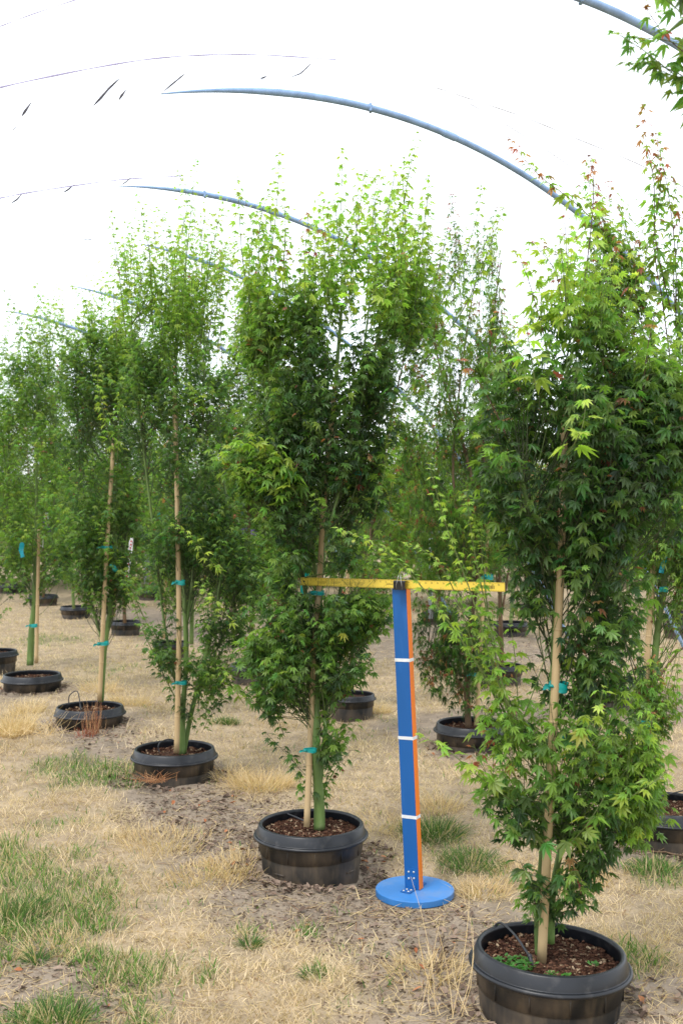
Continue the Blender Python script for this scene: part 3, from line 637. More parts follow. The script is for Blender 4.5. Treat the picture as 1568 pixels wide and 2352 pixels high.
ribbon([(391, 1235), (389, 1250), (389, 1264)], 9.8, .03, 'blue tape tail just left of the third tree stake', M_ribbon)
ribbon([(365, 1180), (365, 1196)], 12, .03, 'distant blue tape tail left of the third tree', M_ribbon)
M_wtag = mat('white_tag', (.75, .74, .76), .5, .3); M_purple = mat('purple_tape', (.17, .12, .42), .45, .4, transl=.2)
ribbon([(108, 1182), (106, 1205), (99, 1225), (94, 1262)], 8.6, .035, 'white tape with red dots hanging beside the leftmost stake', M_wtag, dots=True)
ribbon([(101, 1200), (110, 1212), (114, 1226)], 8.55, .035, 'purple tape tail over the white dotted tape', M_purple)
ribbon([(303, 1240), (299, 1270), (294, 1310), (290, 1345)], 11.5, .045, 'white tape with red dots hanging right of the leaning pale stake', M_wtag, dots=True)
ribbon([(546, 1228), (570, 1222), (590, 1228)], 9.5, .05, 'purple tape tied behind the centre maple', M_purple)
# ------------------------------------------------------------------ measuring post
post = thing('measuring_post', 'blue and orange wooden measuring post with white foot marks on a round blue base', 'measuring post', (.287, 4.27, .018))
AL = math.radians(30); Ry = Matrix.Rotation(-AL, 4, 'Z')
d_ = MB(); d_.lathe([(0, .027), (.140, .027), (.1515, .026), (.1535, .024), (.1535, .003), (.151, 0), (0, 0)], 72); d_.build('base_disc', M_disc, post, False)
LEAN = math.radians(2.5); ML = Matrix.Rotation(-LEAN, 4, 'Y') @ Ry; PH = 1.20
up = Matrix.Translation((-.003, 0, .027)) @ ML
b = MB(); b.box((0, 0, PH / 2), (.0625, .033, PH), None, .0015)
core = obj('post', b.mesh('post'), M_blue, post); core.matrix_local = up
b = MB(); b.box((.0318, 0, PH / 2), (.0012, .0326, PH - .002)); o = b.build('orange_edge', M_orange, post); o.matrix_local = up
for i, z in enumerate((.283, .592, .897)):
    b = MB(); b.box((.0005, 0, z), (.0658, .0352, .0125)); o = b.build('white_mark', M_white, post); o.matrix_local = up
    b = MB(); b.box((.0005, -.0004, z), (.0650, .0400, .0016)); b = None
br = MB(); br.box((-.004, -.0180, .040), (.042, .0025, .082)); br.box((-.004, -.045, .0025), (.042, .05, .0025)); br.box((.0, .0180, .040), (.042, .0025, .082)); br.box((.0, .045, .0025), (.042, .05, .0025))
MBr = Matrix.Translation((-.003, 0, .0275)) @ Ry
o = br.build('corner_bracket', M_blue, post); o.matrix_local = MBr
for (x, y, z, ax) in [(-.014, -.0200, .066, 0), (.008, -.0200, .068, 0), (-.013, -.0200, .040, 0), (.009, -.0200, .044, 0), (-.012, -.038, .0045, 1), (.006, -.038, .0045, 1), (-.016, -.058, .0045, 1), (.004, -.058, .0045, 1), (-.008, .058, .0045, 1), (.01, .038, .0045, 1)]:
    s = MB(); s.lathe([(.0048, 0), (.0042, .0016), (.0024, .0026), (0, .0028)], 12); o = s.build('screw', M_steel, post, True)
    o.matrix_local = MBr @ Matrix.Translation((x, y, z)) @ (Matrix.Rotation(math.radians(90), 4, 'X') if ax == 0 else Matrix.Identity(4))
# yardstick with its print
def text_mesh(s, size, font_shear=0):
    cu = bpy.data.curves.new('txt', 'FONT'); cu.body = s; cu.size = size; cu.align_x = 'CENTER'; cu.align_y = 'CENTER'; cu.shear = font_shear
    o = bpy.data.objects.new('txt', cu); COL.objects.link(o); bpy.context.view_layer.update()
    me = o.to_mesh(); V = [v.co.copy() for v in me.vertices]; F = [tuple(p.vertices) for p in me.polygons]; o.to_mesh_clear(); bpy.data.objects.remove(o); bpy.data.curves.remove(cu)
    return V, F
RC = P(921, 1346, 4.235); rul = thing('yardstick', 'yellow yardstick clamped level across the top of the blue post', 'yardstick', RC)
rul.rotation_euler = (0, math.radians(-.6), -math.radians(33))
b = MB(); b.box((0, 0, 0), (.914, .0045, .0335), None, .0008); b.build('ruler_blade', M_yellow, rul)
ofs = -.0195                                       # clip sits at 18.9 inches
rb = [c for c in rul.children][0]; rb.location = (ofs + .0 * 1, 0, 0)
tk = MB()
for i in range(0, 36 * 8 + 1):
    x = ofs - .457 + .914 * i / 288; h = .0062 if i % 8 == 0 else .0045 if i % 4 == 0 else .0028
    tk.box((x, -.0024, .0160 - h / 2), (.0006, .0002, h))
for i in range(0, 915, 2):
    x = ofs - .457 + i / 1000; h = .0052 if i % 10 == 0 else .0026
    tk.box((x, -.0024, -.0160 + h / 2), (.0005, .0002, h))
tk.build('graduation_marks', M_ink, rul)['kind'] = 'stuff'
nb = MB(); Rx = Matrix.Rotation(math.radians(90), 4, 'X')
for i in range(1, 36):
    V, F = text_mesh(str(i), .0085); nb.add([Rx @ v + Vector((ofs - .457 + .0254 * i + .002, -.00245, .0078)) for v in V], F)
for i in range(5, 90, 5):
    V, F = text_mesh(str(i), .0045); nb.add([Rx @ v + Vector((ofs - .457 + .01 * i, -.00245, -.0093)) for v in V], F)
nb.build('numerals', M_ink, rul)
lg = MB(); V, F = text_mesh('Johnson', .0125, .35); lg.add([Rx @ v + Vector((ofs - .457 + .0254 * 17.2 - .008, -.0025, -.0002)) for v in V], F)
for cx, n in ((4.2, 3), (8.6, 3), (13.0, 4), (16.6, 4)):
    for k in range(n):
        x0 = ofs - .457 + .0254 * cx * .58 + .02; R_ = random.Random(int(cx * 10) + k); x = x0   # rows of illegibly small print
        while x < x0 + .05 - k * .005:
            w = R_.uniform(.0012, .004); lg.box((x + w / 2, -.00245, .002 - k * .0034), (w, .0002, .0010)); x += w + .0009
V, F = text_mesh('40341', .006); lg.add([Rx @ v + Vector((ofs - .457 + .0254 * 20, -.0025, -.0012)) for v in V], F)
lg.build('ruler_print', M_ink, rul)
bc = MB(); x = ofs - .457 + .0254 * 32.2; R = random.Random(4)
while x < ofs - .457 + .0254 * 34.4:
    w = R.choice((.0006, .0009, .0014)); bc.box((x + w / 2, -.00245, -.0010), (w, .0002, .0125)); x += w + R.choice((.0007, .001, .0016))
bc.build('barcode', M_ink, rul)
hl = MB(); hl.lathe([(.0, .0002), (.0042, .0002)], 16); o = hl.build('hang_hole', M_ink, rul); o.matrix_local = Matrix.Translation((ofs - .457 + .018, -.0024, 0)) @ Rx
cl = thing('binder_clip', 'black binder clip with wire handles holding the yardstick to the post', 'binder clip', P(919, 1350, 4.22)); cl.rotation_euler = (0, 0, -AL)
b = MB(); 
prof = [(-.006, -.015), (-.0078, -.0146), (-.0085, .004), (-.0095, .0165), (-.0065, .021), (.035, .021), (.045, .0165), (.048, .004), (.047, -.015)]
V = [(sx * .0255, y - .002, z) for y, z in prof for sx in (-1, 1)]; F = [(2 * i, 2 * i + 1, 2 * i + 3, 2 * i + 2) for i in range(len(prof) - 1)]; b.add(V, F); b.build('clip_body', M_clip, cl)
for s in (-1, 1):
    w_ = MB(); w_.tube([(-.012, -.0095 if s < 0 else .047, -.012), (-.012, -.0125 if s < 0 else .049, .004), (-.006, -.010 if s < 0 else .045, .030), (-.004, -.006 if s < 0 else .04, .046), (.004, -.006 if s < 0 else .04, .046), (.006, -.010 if s < 0 else .045, .030), (.012, -.0125 if s < 0 else .049, .004), (.012, -.0095 if s < 0 else .047, -.012)], .0009, 6); w_.build('wire_handle', M_steel, cl, True)
# ------------------------------------------------------------------ drip tubes, seedlings
def drip(pts, d, label, r=.0035, emit=None):
    Q = [P(X, Y, d + dd) for X, Y, dd in pts]; t = thing('drip_tube', label, 'drip tube', Q[0]); out = []
    for j in range(len(Q) - 1):
        for f in np.arange(0, 1, .125):
            p0, p1, p2, p3 = Q[max(j - 1, 0)], Q[j], Q[j + 1], Q[min(j + 2, len(Q) - 1)]
            out.append(.5 * ((2 * p1) + (p2 - p0) * f + (2 * p0 - 5 * p1 + 4 * p2 - p3) * f * f + (3 * p1 - p0 - 3 * p2 + p3) * f ** 3) - Q[0])
    out.append(Q[-1] - Q[0]); mb = MB(); mb.tube(out, r, 8); mb.build('tube', M_tube, t, True)
    if emit:
        e = MB(); p = out[-1]; e.box(p + Vector((0, 0, 0)), (.012, .010, .014), None, .002); e.tube([p, p + Vector((.012, -.004, -.05))], [.006, .004], 8); e.build('emitter_stake', M_tube, t, True)
    return t
drip([(1135, 2165, .18), (1134, 2135, .17), (1150, 2124, .14), (1180, 2150, .05), (1205, 2185, -.03), (1216, 2201, -.06)], 3.13, 'black drip tube arching over the rim of the nearest pot', emit=1)
drip([(658, 1895, .2), (640, 1880, .2), (648, 1870, .18), (672, 1878, .15), (700, 1890, .05)], 4.41, 'black drip tube looping over the back rim of the centre pot')
drip([(382, 1742, .03), (366, 1730, .05), (366, 1712, .06), (385, 1702, .1), (402, 1705, .12)], 5.81, 'black drip tube hoop inside the third pot')
drip([(159, 1625, .05), (160, 1602, .05), (178, 1592, .05), (185, 1625, .0)], 7.06, 'short black drip tube in the fourth pot', emit=1)
drip([(1620, 1808, .0), (1560, 1822, 0), (1500, 1836, -.02)], 4.75, 'thin drip line crossing the soil of the right edge pot', .003)
def seedlings(cx, cy, z, n, R, seed, label):
    r = np.random.default_rng(seed); t = thing('seedlings', label, 'weed seedlings', (cx, cy, z)); rec = []
    V = []; F = []; C = []; k = 0
    for i in range(n):
        a = r.random() * 6.283; rr = R * math.sqrt(r.random()); px, py = rr * math.cos(a), rr * .7 * math.sin(a); h = r.uniform(.006, .022)
        for j in range(r.integers(2, 5)):
            b = r.random() * 6.283; s = r.uniform(.005, .011); u = np.array([math.cos(b), math.sin(b), .25]); v = np.array([-math.sin(b), math.cos(b), 0]); o = np.array([px, py, h])
            V += [o, o + u * s * .5 + v * s * .45, o + u * s * 1.2 + v * s * .3, o + u * s * 1.4, o + u * s * 1.2 - v * s * .3, o + u * s * .5 - v * s * .45]; F += [(k, k + 1, k + 2), (k, k + 2, k + 3), (k, k + 3, k + 4), (k, k + 4, k + 5)]; C += [np.array([.07, .22, .035]) * r.uniform(.6, 1.3)] * 6; k += 6
    o = obj('seedling_leaves', mesh_from('seedling_leaves', V, F, np.array(C)), M_leaf, t); o['kind'] = 'stuff'
seedlings(.475, 3.06, .236, 110, .07, 1, 'patch of small green weed seedlings on the left of the nearest pot soil')
seedlings(.59, 2.98, .234, 16, .03, 2, 'few green weed seedlings at the front foot of the nearest bamboo stake')
seedlings(.70, 3.05, .236, 5, .02, 3, 'single green weed sprig right of the nearest stems')
# ------------------------------------------------------------------ greenhouse hoops
TH = .6; U = np.array([-math.sin(TH), math.cos(TH)]); Vv = np.array([math.cos(TH), math.sin(TH)]); HA, HZ, HR, HRR = 3.619, -21.377, 2.452, 10.272
def hoop_pt(s, q): p = s * U + q * Vv; return Vector((p[0], p[1], HZ + HR * math.sqrt(max(HRR ** 2 - (q - HA) ** 2, 0))))
def q_at(s, X):                              # lateral position where the hoop crosses picture column X
    lo, hi = -30, 60
    f = lambda q: (s * U + q * Vv)
    best = min(np.arange(-1.7, 8.9, .01), key=lambda q: abs(784 + FPX * f(q)[0] / max(f(q)[1], .05) - X) if f(q)[1] > .1 else 1e9)
    return float(best)
for s, X0, lb in [(3.401, None, 'nearest galvanised greenhouse hoop crossing the top right corner'), (5.0, 372, 'large galvanised greenhouse hoop arching over the centre maple'), (7.031, 272, 'galvanised greenhouse hoop passing behind the centre maple crown'),
                  (8.622, 325, 'faint greenhouse hoop behind the third and fourth trees'), (10.578, 165, 'short visible greenhouse hoop above the fourth tree'), (12.35, 12, 'most distant greenhouse hoop piece at the far left above the trees')]:
    qa = q_at(s, 1180 if X0 is None else X0); qb = HA + 5.36; p0 = hoop_pt(s, qb); t = thing('greenhouse_hoop', lb, 'greenhouse hoop', p0, 'pipe hoops of the greenhouse frame')
    mb = MB(); mb.tube([hoop_pt(s, q) - p0 for q in np.linspace(qa, qb, 90)], [.0195 * (.18 + .82 * min(1, i / 9)) if X0 else .0195 for i in range(90)], 12); mb.build('pipe', M_hoop, t, True)  # sky glare put into the shape: left end thinned and cut short
    for qc in np.arange(math.ceil(qa) + 1.2, qb - .5, 2.6):
        c = MB(); c.tube([hoop_pt(s, qc + e) - p0 for e in (-.05, -.045, .045, .05)], [.0205, .0225, .0225, .0205], 12); c.build('pipe_sleeve', M_hoop, t, True)
    for qc in ((HA,) if qa < HA else ()):
        c = MB(); p = hoop_pt(s, qc) - p0; c.box(p + Vector((0, 0, .0)), (.016, .046, .046), None, .003); c.build('purlin_clamp', M_hoop, t)
def strand(pts, r, m, label, name='film_strand', cat_='plastic film'):
    Q = [P(X, Y, d) for X, Y, d in pts]; t = thing(name, label, cat_, Q[0]); out = []
    for j in range(len(Q) - 1):
        for f in np.arange(0, 1, .2):
            p0, p1, p2, p3 = Q[max(j - 1, 0)], Q[j], Q[j + 1], Q[min(j + 2, len(Q) - 1)]
            out.append(.5 * ((2 * p1) + (p2 - p0) * f + (2 * p0 - 5 * p1 + 4 * p2 - p3) * f * f + (3 * p1 - p0 - 3 * p2 + p3) * f ** 3) - Q[0])
    out.append(Q[-1] - Q[0]); mb = MB(); mb.tube(out, [r * (1 + .4 * math.sin(i * 1.7)) for i in range(len(out))], 6); mb.build('strand' if m is not M_wire else 'wire_line', m, t, True)
M_lav = mat('faded_rope', (.60, .56, .70), .6, .2, transl=.55)
strand([(-60, 228, 3.5), (0, 205, 3.7), (200, 163, 4.3), (350, 139, 4.8), (480, 130, 5.2), (600, 130, 5.6), (770, 141, 6.2)], .0030, M_lav, 'thin pale lavender film rope arching across the upper left sky')
strand([(-60, 330, 4.0), (0, 312, 4.15), (120, 278, 4.5), (210, 250, 4.8), (300, 229, 5.1), (376, 217, 5.2)], .0028, M_film, 'white strand standing in for the washed out left part of the large hoop')  # added in place of the hoop pipe lost in the bright sky
strand([(-60, 472, 5.4), (0, 459, 5.6), (100, 441, 6.0), (275, 417, 6.8), (420, 408, 7.4)], .0035, M_lav, 'thin film strand above the second visible hoop')
strand([(-40, 552, 7), (60, 541, 7.4), (200, 532, 8), (330, 530, 8.5)], .003, M_film, 'faint lower film strand at the left')
strand([(1000, 205, 7.0), (1070, 228, 7), (1200, 272, 7), (1330, 325, 7), (1470, 383, 7), (1600, 450, 7)], .0032, M_wire, 'upper thin wire running down to the right between hoops', 'tension_wire', 'wire')
strand([(1068, 236, 7.6), (1190, 308, 7.6), (1320, 395, 7.6), (1440, 500, 7.6), (1545, 620, 7.6)], .0028, M_wire, 'lower thin wire parallel to the large hoop', 'tension_wire', 'wire')
strand([(1160, 590, 9), (1050, 560, 9), (920, 505, 9), (840, 478, 9)], .0028, M_wire, 'thin wire behind the centre maple top', 'tension_wire', 'wire')
strand([(0, 65, 4.6), (80, 35, 4.6), (215, -10, 4.6)], .002, M_lav, 'faint strand at the top left corner')
for pts, d, w, lb in [([(374, 216), (396, 197), (412, 184), (426, 172)], 5.2, .018, 'dark torn film strip rising from the large hoop end'), ([(213, 249), (232, 229), (250, 208), (277, 182)], 4.9, .026, 'longest dark torn film strip hanging in the upper left sky'),
                      ([(273, 234), (281, 222), (291, 208)], 5.0, .022, 'short dark torn film strip right of the longest one'), ([(50, 272), (60, 257), (74, 237)], 4.4, .022, 'dark torn film strip farthest to the left'),
                      ([(25, 306), (35, 298), (46, 284)], 4.5, .006, 'wispy film shred at the left edge'), ([(668, 181), (690, 173), (704, 160), (716, 148)], 6.0, .018, 'dark torn film strip above the large hoop right of its top'),
                      ([(597, 185), (606, 182), (613, 178)], 5.8, .02, 'tiny dark film scrap above the large hoop'), ([(510, 196), (540, 192), (590, 188), (650, 183), (695, 178)], 5.7, .005, 'thin grey film edge just above the large hoop'),
                      ([(145, 447), (158, 439), (173, 426)], 6.3, .020, 'dark film strip left of the second visible hoop'), ([(25, 472), (40, 462), (55, 445)], 5.9, .018, 'dark curved film strip at the left edge under the rope'),
                      ([(278, 430), (291, 421), (303, 410)], 6.8, .016, 'film strip rising from the end of the second visible hoop'), ([(128, 472 + 78), (136, 546), (152, 541)], 7.8, .006, 'faint wisp of film above the leftmost trees'), ([(188, 556), (202, 553), (218, 556)], 8.2, .014, 'small grey film scrap above the fourth tree'),
                      ([(147, 540), (148, 546), (149, 551)], 7.8, .012, 'tiny dark film dot above the fourth tree'), ([(925, 183), (905, 178), (880, 172), (845, 165)], 6.5, .004, 'pale film wisp beyond the large hoop')]:
    t = ribbon([(X, Y) for X, Y in pts], d, w, lb, M_strip, 'torn_film', 'torn film')
# ------------------------------------------------------------------ pipes
def pipe(pts, d, r, label):
    Q = [P(X, Y, d) for X, Y in pts]; t = thing('pipe_post', label, 'pipe post', Q[0]); mb = MB(); mb.tube([q - Q[0] for q in Q], r, 12); mb.build('pipe', M_pvc, t, True)
    cp = MB(); cp.tube([Q[-1] - Q[0] - Vector((0, 0, .03)), Q[-1] - Q[0] + Vector((0, 0, .01))], r * 1.25, 12); cp.build('pipe_cap', M_pvc, t, True)
pipe([(988, 1425), (988, 1243)], 11.5, .022, 'grey standing pipe seen between the blue post and the ruler end')
pipe([(337, 1345), (337, 1255)], 17, .04, 'short pale pipe post behind the stakes at left')
t = thing('irrigation_pipe', 'horizontal grey pipe behind the leaves above the ruler', 'pipe', P(900, 1226, 14)); mb = MB(); mb.tube([(0, 0, 0), (.7, 0, -.01)], .028, 12); mb.build('pipe', M_pvc, t, True)
def twig(pts, d, r, label, m):
    Q = [P(X, Y, d + dd) for X, Y, dd in pts]; t = thing('fallen_twig', label, 'twig', Q[0]); mb = MB(); mb.tube([q - Q[0] for q in Q], [r * (1 - .5 * i / (len(Q) - 1)) for i in range(len(Q))], 6); mb.build('stick', m, t, True)
twig([(1490, 1590, 0), (1530, 1535, 0), (1556, 1500, 0), (1600, 1470, 0)], 5.6, .009, 'bare dark branch sticking up at the right edge', M_barkb)
for X0, Y0, X1, Y1, lb in [(700, 2020, 790, 1935, 'grey forked stick lying right of the centre pot'), (1000, 2250, 1020, 2165, 'dark stick left of the nearest pot'), (1440, 1905, 1568, 1938, 'brown stick on the ground at the right edge'), (560, 1905, 590, 1965, 'short stick left of the centre pot'), (1450, 1960, 1568, 1975, 'reddish stick on the ground at lower right')]:
    a, b = G(X0, Y0), G(X1, Y1); r_ = random.Random(X0); Q = []
    for i in range(7):
        f = i / 6; x, y = a[0] + (b[0] - a[0]) * f + r_.uniform(-.01, .01), a[1] + (b[1] - a[1]) * f + r_.uniform(-.01, .01); Q.append(Vector((x, y, float(ground(x, y)) + .008 + r_.random() * .012)))
    t = thing('fallen_twig', lb, 'twig', Q[0]); mb = MB(); mb.tube([q - Q[0] for q in Q], .0035, 6); mb.tube([Q[3] - Q[0], Q[3] - Q[0] + Vector((.05, .02, .02))], .002, 5); mb.build('stick', M_barkb, t, True)
# dried weed on fourth pot, red stalks by third pot
def weed(X, Y, d, n, h, c0, c1, label, spread=.5, seed=1):
    r = np.random.default_rng(seed); b = P(X, Y, d); t = thing('dry_weed', label, 'dry weed', b); T = Tubes(); N = n
    for i in range(n):
        a = r.random() * 6.283; s = spread * r.random(); e = np.array([math.cos(a) * s * h, math.sin(a) * s * h, h * r.uniform(.1 if spread > 1 else .4, 1)]); m = e * .5 + r.normal(0, h * .06, 3)
        c = np.array(c0) + (np.array(c1) - np.array(c0)) * r.random(); o0 = np.array([r.normal(0, .45), r.normal(0, .2), 0]) * h * min(spread, 1.6); T.add(bez(o0, m + o0 + r.normal(0, h * .1, 3), e + o0, 5) + 0, .0013, .0005, c)
    V, F, C = cat(T.parts); o = obj('stalks', mesh_from('stalks', V, F, C), M_grass, t); o['kind'] = 'stuff'
weed(212, 1690, 6.72, 60, .22, (.35, .14, .08), (.5, .33, .18), 'reddish dried weed standing against the front of the fourth pot', .35, 1)
weed(198, 1700, 6.7, 40, .07, (.35, .05, .03), (.35, .12, .06), 'dark red low weed at the foot of the fourth pot', 1.0, 2)
weed(352, 1800, 5.5, 60, .055, (.35, .14, .06), (.45, .28, .15), 'orange brown dead stalks piled left of the third pot', 3.0, 3)
weed(1030, 2330, 2.9, 9, .36, (.55, .43, .26), (.7, .57, .36), 'tall thin dry grass stalks standing left of the nearest pot', .25, 4)
weed(55, 1690, 6.5, 90, .2, (.55, .42, .24), (.68, .55, .34), 'pale dry grass clump leaning at the left edge below the fifth pot', 1.4, 5)
def onc(q, line, w):                         # is point q in front of a cane given as picture points
    Y = 1180 - FPX * (q[2] - HC) / q[1]; X = 784 + FPX * q[0] / q[1]
    if not line[-1][1] < Y < line[0][1]: return False
    return abs(X - float(np.interp(-Y, [-p[1] for p in line], [p[0] for p in line]))) < w
# ------------------------------------------------------------------ trees of the front row
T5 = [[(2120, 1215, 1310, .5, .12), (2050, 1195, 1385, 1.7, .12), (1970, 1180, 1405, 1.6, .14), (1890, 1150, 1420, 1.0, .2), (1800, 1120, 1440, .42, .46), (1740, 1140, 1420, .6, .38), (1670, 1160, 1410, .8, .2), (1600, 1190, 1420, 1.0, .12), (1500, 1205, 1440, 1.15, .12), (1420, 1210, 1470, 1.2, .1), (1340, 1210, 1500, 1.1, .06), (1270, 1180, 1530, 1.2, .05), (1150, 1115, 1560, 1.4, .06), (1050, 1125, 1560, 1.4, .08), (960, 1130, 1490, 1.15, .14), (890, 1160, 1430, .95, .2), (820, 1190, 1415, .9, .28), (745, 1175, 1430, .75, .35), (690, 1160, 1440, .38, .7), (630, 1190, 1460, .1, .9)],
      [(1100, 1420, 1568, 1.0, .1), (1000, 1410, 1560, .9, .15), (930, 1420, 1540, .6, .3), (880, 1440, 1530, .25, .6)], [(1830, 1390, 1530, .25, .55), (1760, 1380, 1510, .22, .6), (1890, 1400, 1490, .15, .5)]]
S5 = [[(1237, 2200, .0115, .02), (1236, 2080, .010, .02), (1262, 1750, .0105, .0), (1280, 1500, .010, .0), (1292, 1200, .009, 0), (1300, 850, .005, 0)], [(1264, 2170, .0115, .05), (1270, 2040, .0105, .05), (1310, 1850, .009, .05), (1352, 1620, .010, .04), (1385, 1400, .008, .03), (1400, 1150, .006, 0), (1390, 850, .003, 0)],
      [(1262, 1750, .006, 0), (1270, 1500, .008, .0), (1276, 1380, .010, -.02), (1256, 1300, .010, -.03), (1215, 1180, .007, -.05), (1190, 1050, .004, -.05)], [(1310, 1850, .005, .04), (1230, 1700, .004, -.04), (1165, 1610, .004, -.08)], [(1385, 1400, .005, 0), (1440, 1250, .005, -.05), (1500, 1120, .004, -.1)], [(1330, 1720, .005, 0), (1400, 1640, .004, 0), (1470, 1560, .003, -.05)]]
W5 = [([(1240, 1800, -.03), (1150, 1590, -.1), (1085, 1380, -.12), (1020, 1200, -.1), (985, 1068, -.1)], .45, .9, 0, .9), ([(1230, 1780, -.05), (1160, 1600, -.12), (1115, 1400, -.1), (1085, 1250, -.1), (1070, 1130, -.1)], .4, .75, 0, .85), ([(1200, 1720, 0), (1120, 1570, -.06), (1020, 1420, -.08), (930, 1310, -.08), (850, 1250, -.08), (768, 1215, -.05)], .5, .95, 0, .9),
      ([(1150, 1640, -.05), (1090, 1500, -.05), (1050, 1380, -.05), (1000, 1290, -.05), (930, 1250, 0)], .4, .85, 0, .75), ([(1170, 1660, 0), (1130, 1480, .05), (1110, 1330, .05), (1100, 1230, .05), (1060, 1150, .05)], .4, .8, 0, .75), ([(1170, 1840, -.05), (1090, 1780, -.1), (1030, 1730, -.12), (960, 1690, -.1)], .5, .85, 0), ([(1160, 1870, 0), (1100, 1790, 0), (1050, 1760, 0)], .5, .7, 0),
      ([(1190, 1640, 0), (1180, 1500, 0), (1170, 1440, 0)], .5, .9, 0), ([(1370, 1900, -.1), (1440, 1840, -.15), (1500, 1800, -.15), (1535, 1770, -.1)], .5, .9, 0), ([(1400, 1850, -.05), (1470, 1790, -.05), (1490, 1700, -.05), (1498, 1640, -.05)], .45, .8, .3), ([(1300, 1950, -.15), (1345, 1900, -.2), (1390, 1830, -.2)], .5, .6, 0), ([(1275, 1950, -.1), (1150, 1900, -.1), (1090, 1840, -.1)], .35, .5, 0),
      ([(1300, 1050, -.3), (1330, 1000, -.36), (1342, 950, -.36), (1340, 890, -.36)], .8, .95, 0), ([(1330, 1700, -.2), (1370, 1640, -.25), (1385, 1580, -.25)], .7, .95, 0), ([(1230, 900, -.3), (1215, 800, -.33), (1200, 720, -.33)], .7, .95, 0),
      ([(1290, 760, 0), (1300, 640, 0), (1298, 540, 0), (1290, 500, 0)], .75, .95, .2), ([(1320, 780, 0), (1345, 620, 0), (1360, 480, 0), (1360, 400, 0), (1350, 360, 0)], .8, 1.0, .6), ([(1340, 800, .1), (1390, 650, .1), (1420, 560, .1)], .75, .95, .3), ([(1250, 780, 0), (1210, 640, 0), (1180, 580, 0)], .75, .95, .2), ([(1380, 820, 0), (1440, 700, 0), (1470, 620, 0)], .75, .95, .3),
      ([(1200, 900, 0), (1160, 790, 0), (1140, 720, 0)], .6, .85, .5), ([(1290, 700, -.1), (1270, 620, -.1), (1220, 560, -.1)], .7, .9, .2), ([(1470, 960, -.1), (1480, 850, -.1), (1490, 780, -.1), (1510, 700, -.1)], .4, .9, .2), ([(1160, 1000, -.1), (1110, 900, -.1), (1050, 830, -.1)], .3, .5, .6), ([(1160, 1060, -.1), (1120, 1040, -.1), (1090, 1000, -.1)], .4, .6, 0)]
make_tree('nearest potted maple at right with dense dark leaves and lime shoots at its top', 3.13, (1250, 2205), T5, S5, W5, leaf=.034, ntw=1750, avoid=lambda q: q[1] < 3.12 and RN.random() < .55 and onc(q, [(1268, 1700), (1275, 1560), (1288, 1340)], 20), key='a0', nparts=300, seed=5, group='potted maples of the front row', dry=.012, tw=(.08, .18), red=.02)
T4 = [[(1860, 695, 755, .5, .3), (1780, 680, 765, .8, .28), (1680, 630, 785, 1.3, .25), (1570, 590, 820, 1.35, .22), (1490, 620, 830, 1.35, .22), (1400, 650, 830, 1.25, .2), (1310, 640, 835, 1.2, .15), (1220, 630, 845, 1.2, .12), (1130, 620, 860, 1., .12), (1050, 620, 885, 1.05, .12), (980, 630, 905, 1.05, .14), (900, 650, 925, 1.1, .16), (820, 660, 950, 1.1, .22), (750, 665, 965, 1.1, .35), (690, 675, 975, .95, .60), (630, 690, 990, .72, .72), (570, 705, 1000, .45, .82), (510, 730, 1000, .18, .9), (460, 760, 980, .05, .95)],
      [(1080, 600, 690, .5, .2), (980, 600, 670, .5, .22), (880, 580, 655, .45, .28), (780, 570, 655, .35, .48), (690, 560, 660, .22, .64), (600, 555, 660, .15, .74), (520, 570, 660, .08, .84)],
      [(1560, 560, 640, .5, .3), (1480, 800, 870, .4, .4), (1350, 800, 880, .4, .4), (1260, 830, 900, .2, .5)], [(1150, 570, 660, .5, .3), (1090, 560, 660, .5, .3)]]
S4 = [[(733, 1908, .0235, 0), (732, 1830, .021, 0), (724, 1700, .018, 0), (728, 1500, .016, .08), (733, 1350, .0155, .13), (745, 1180, .014, .10), (765, 950, .010, 0), (785, 700, .006, 0)], [(730, 1830, .012, .01), (745, 1700, .010, .03), (760, 1500, .009, .12), (790, 1300, .008, .16), (830, 1000, .007, .05), (880, 700, .005, .05)],
      [(728, 1520, .009, .08), (690, 1300, .009, .14), (650, 1050, .009, 0), (618, 850, .007, 0), (610, 680, .004, 0)], [(733, 1400, .008, .12), (705, 1150, .007, .05), (690, 900, .006, .05), (690, 700, .004, .05)], [(745, 1250, .006, -.05), (800, 1050, .006, -.08), (830, 850, .005, -.08), (850, 680, .003, -.08)], [(690, 1300, .006, 0), (640, 1150, .004, -.05), (600, 1050, .003, -.1)]]
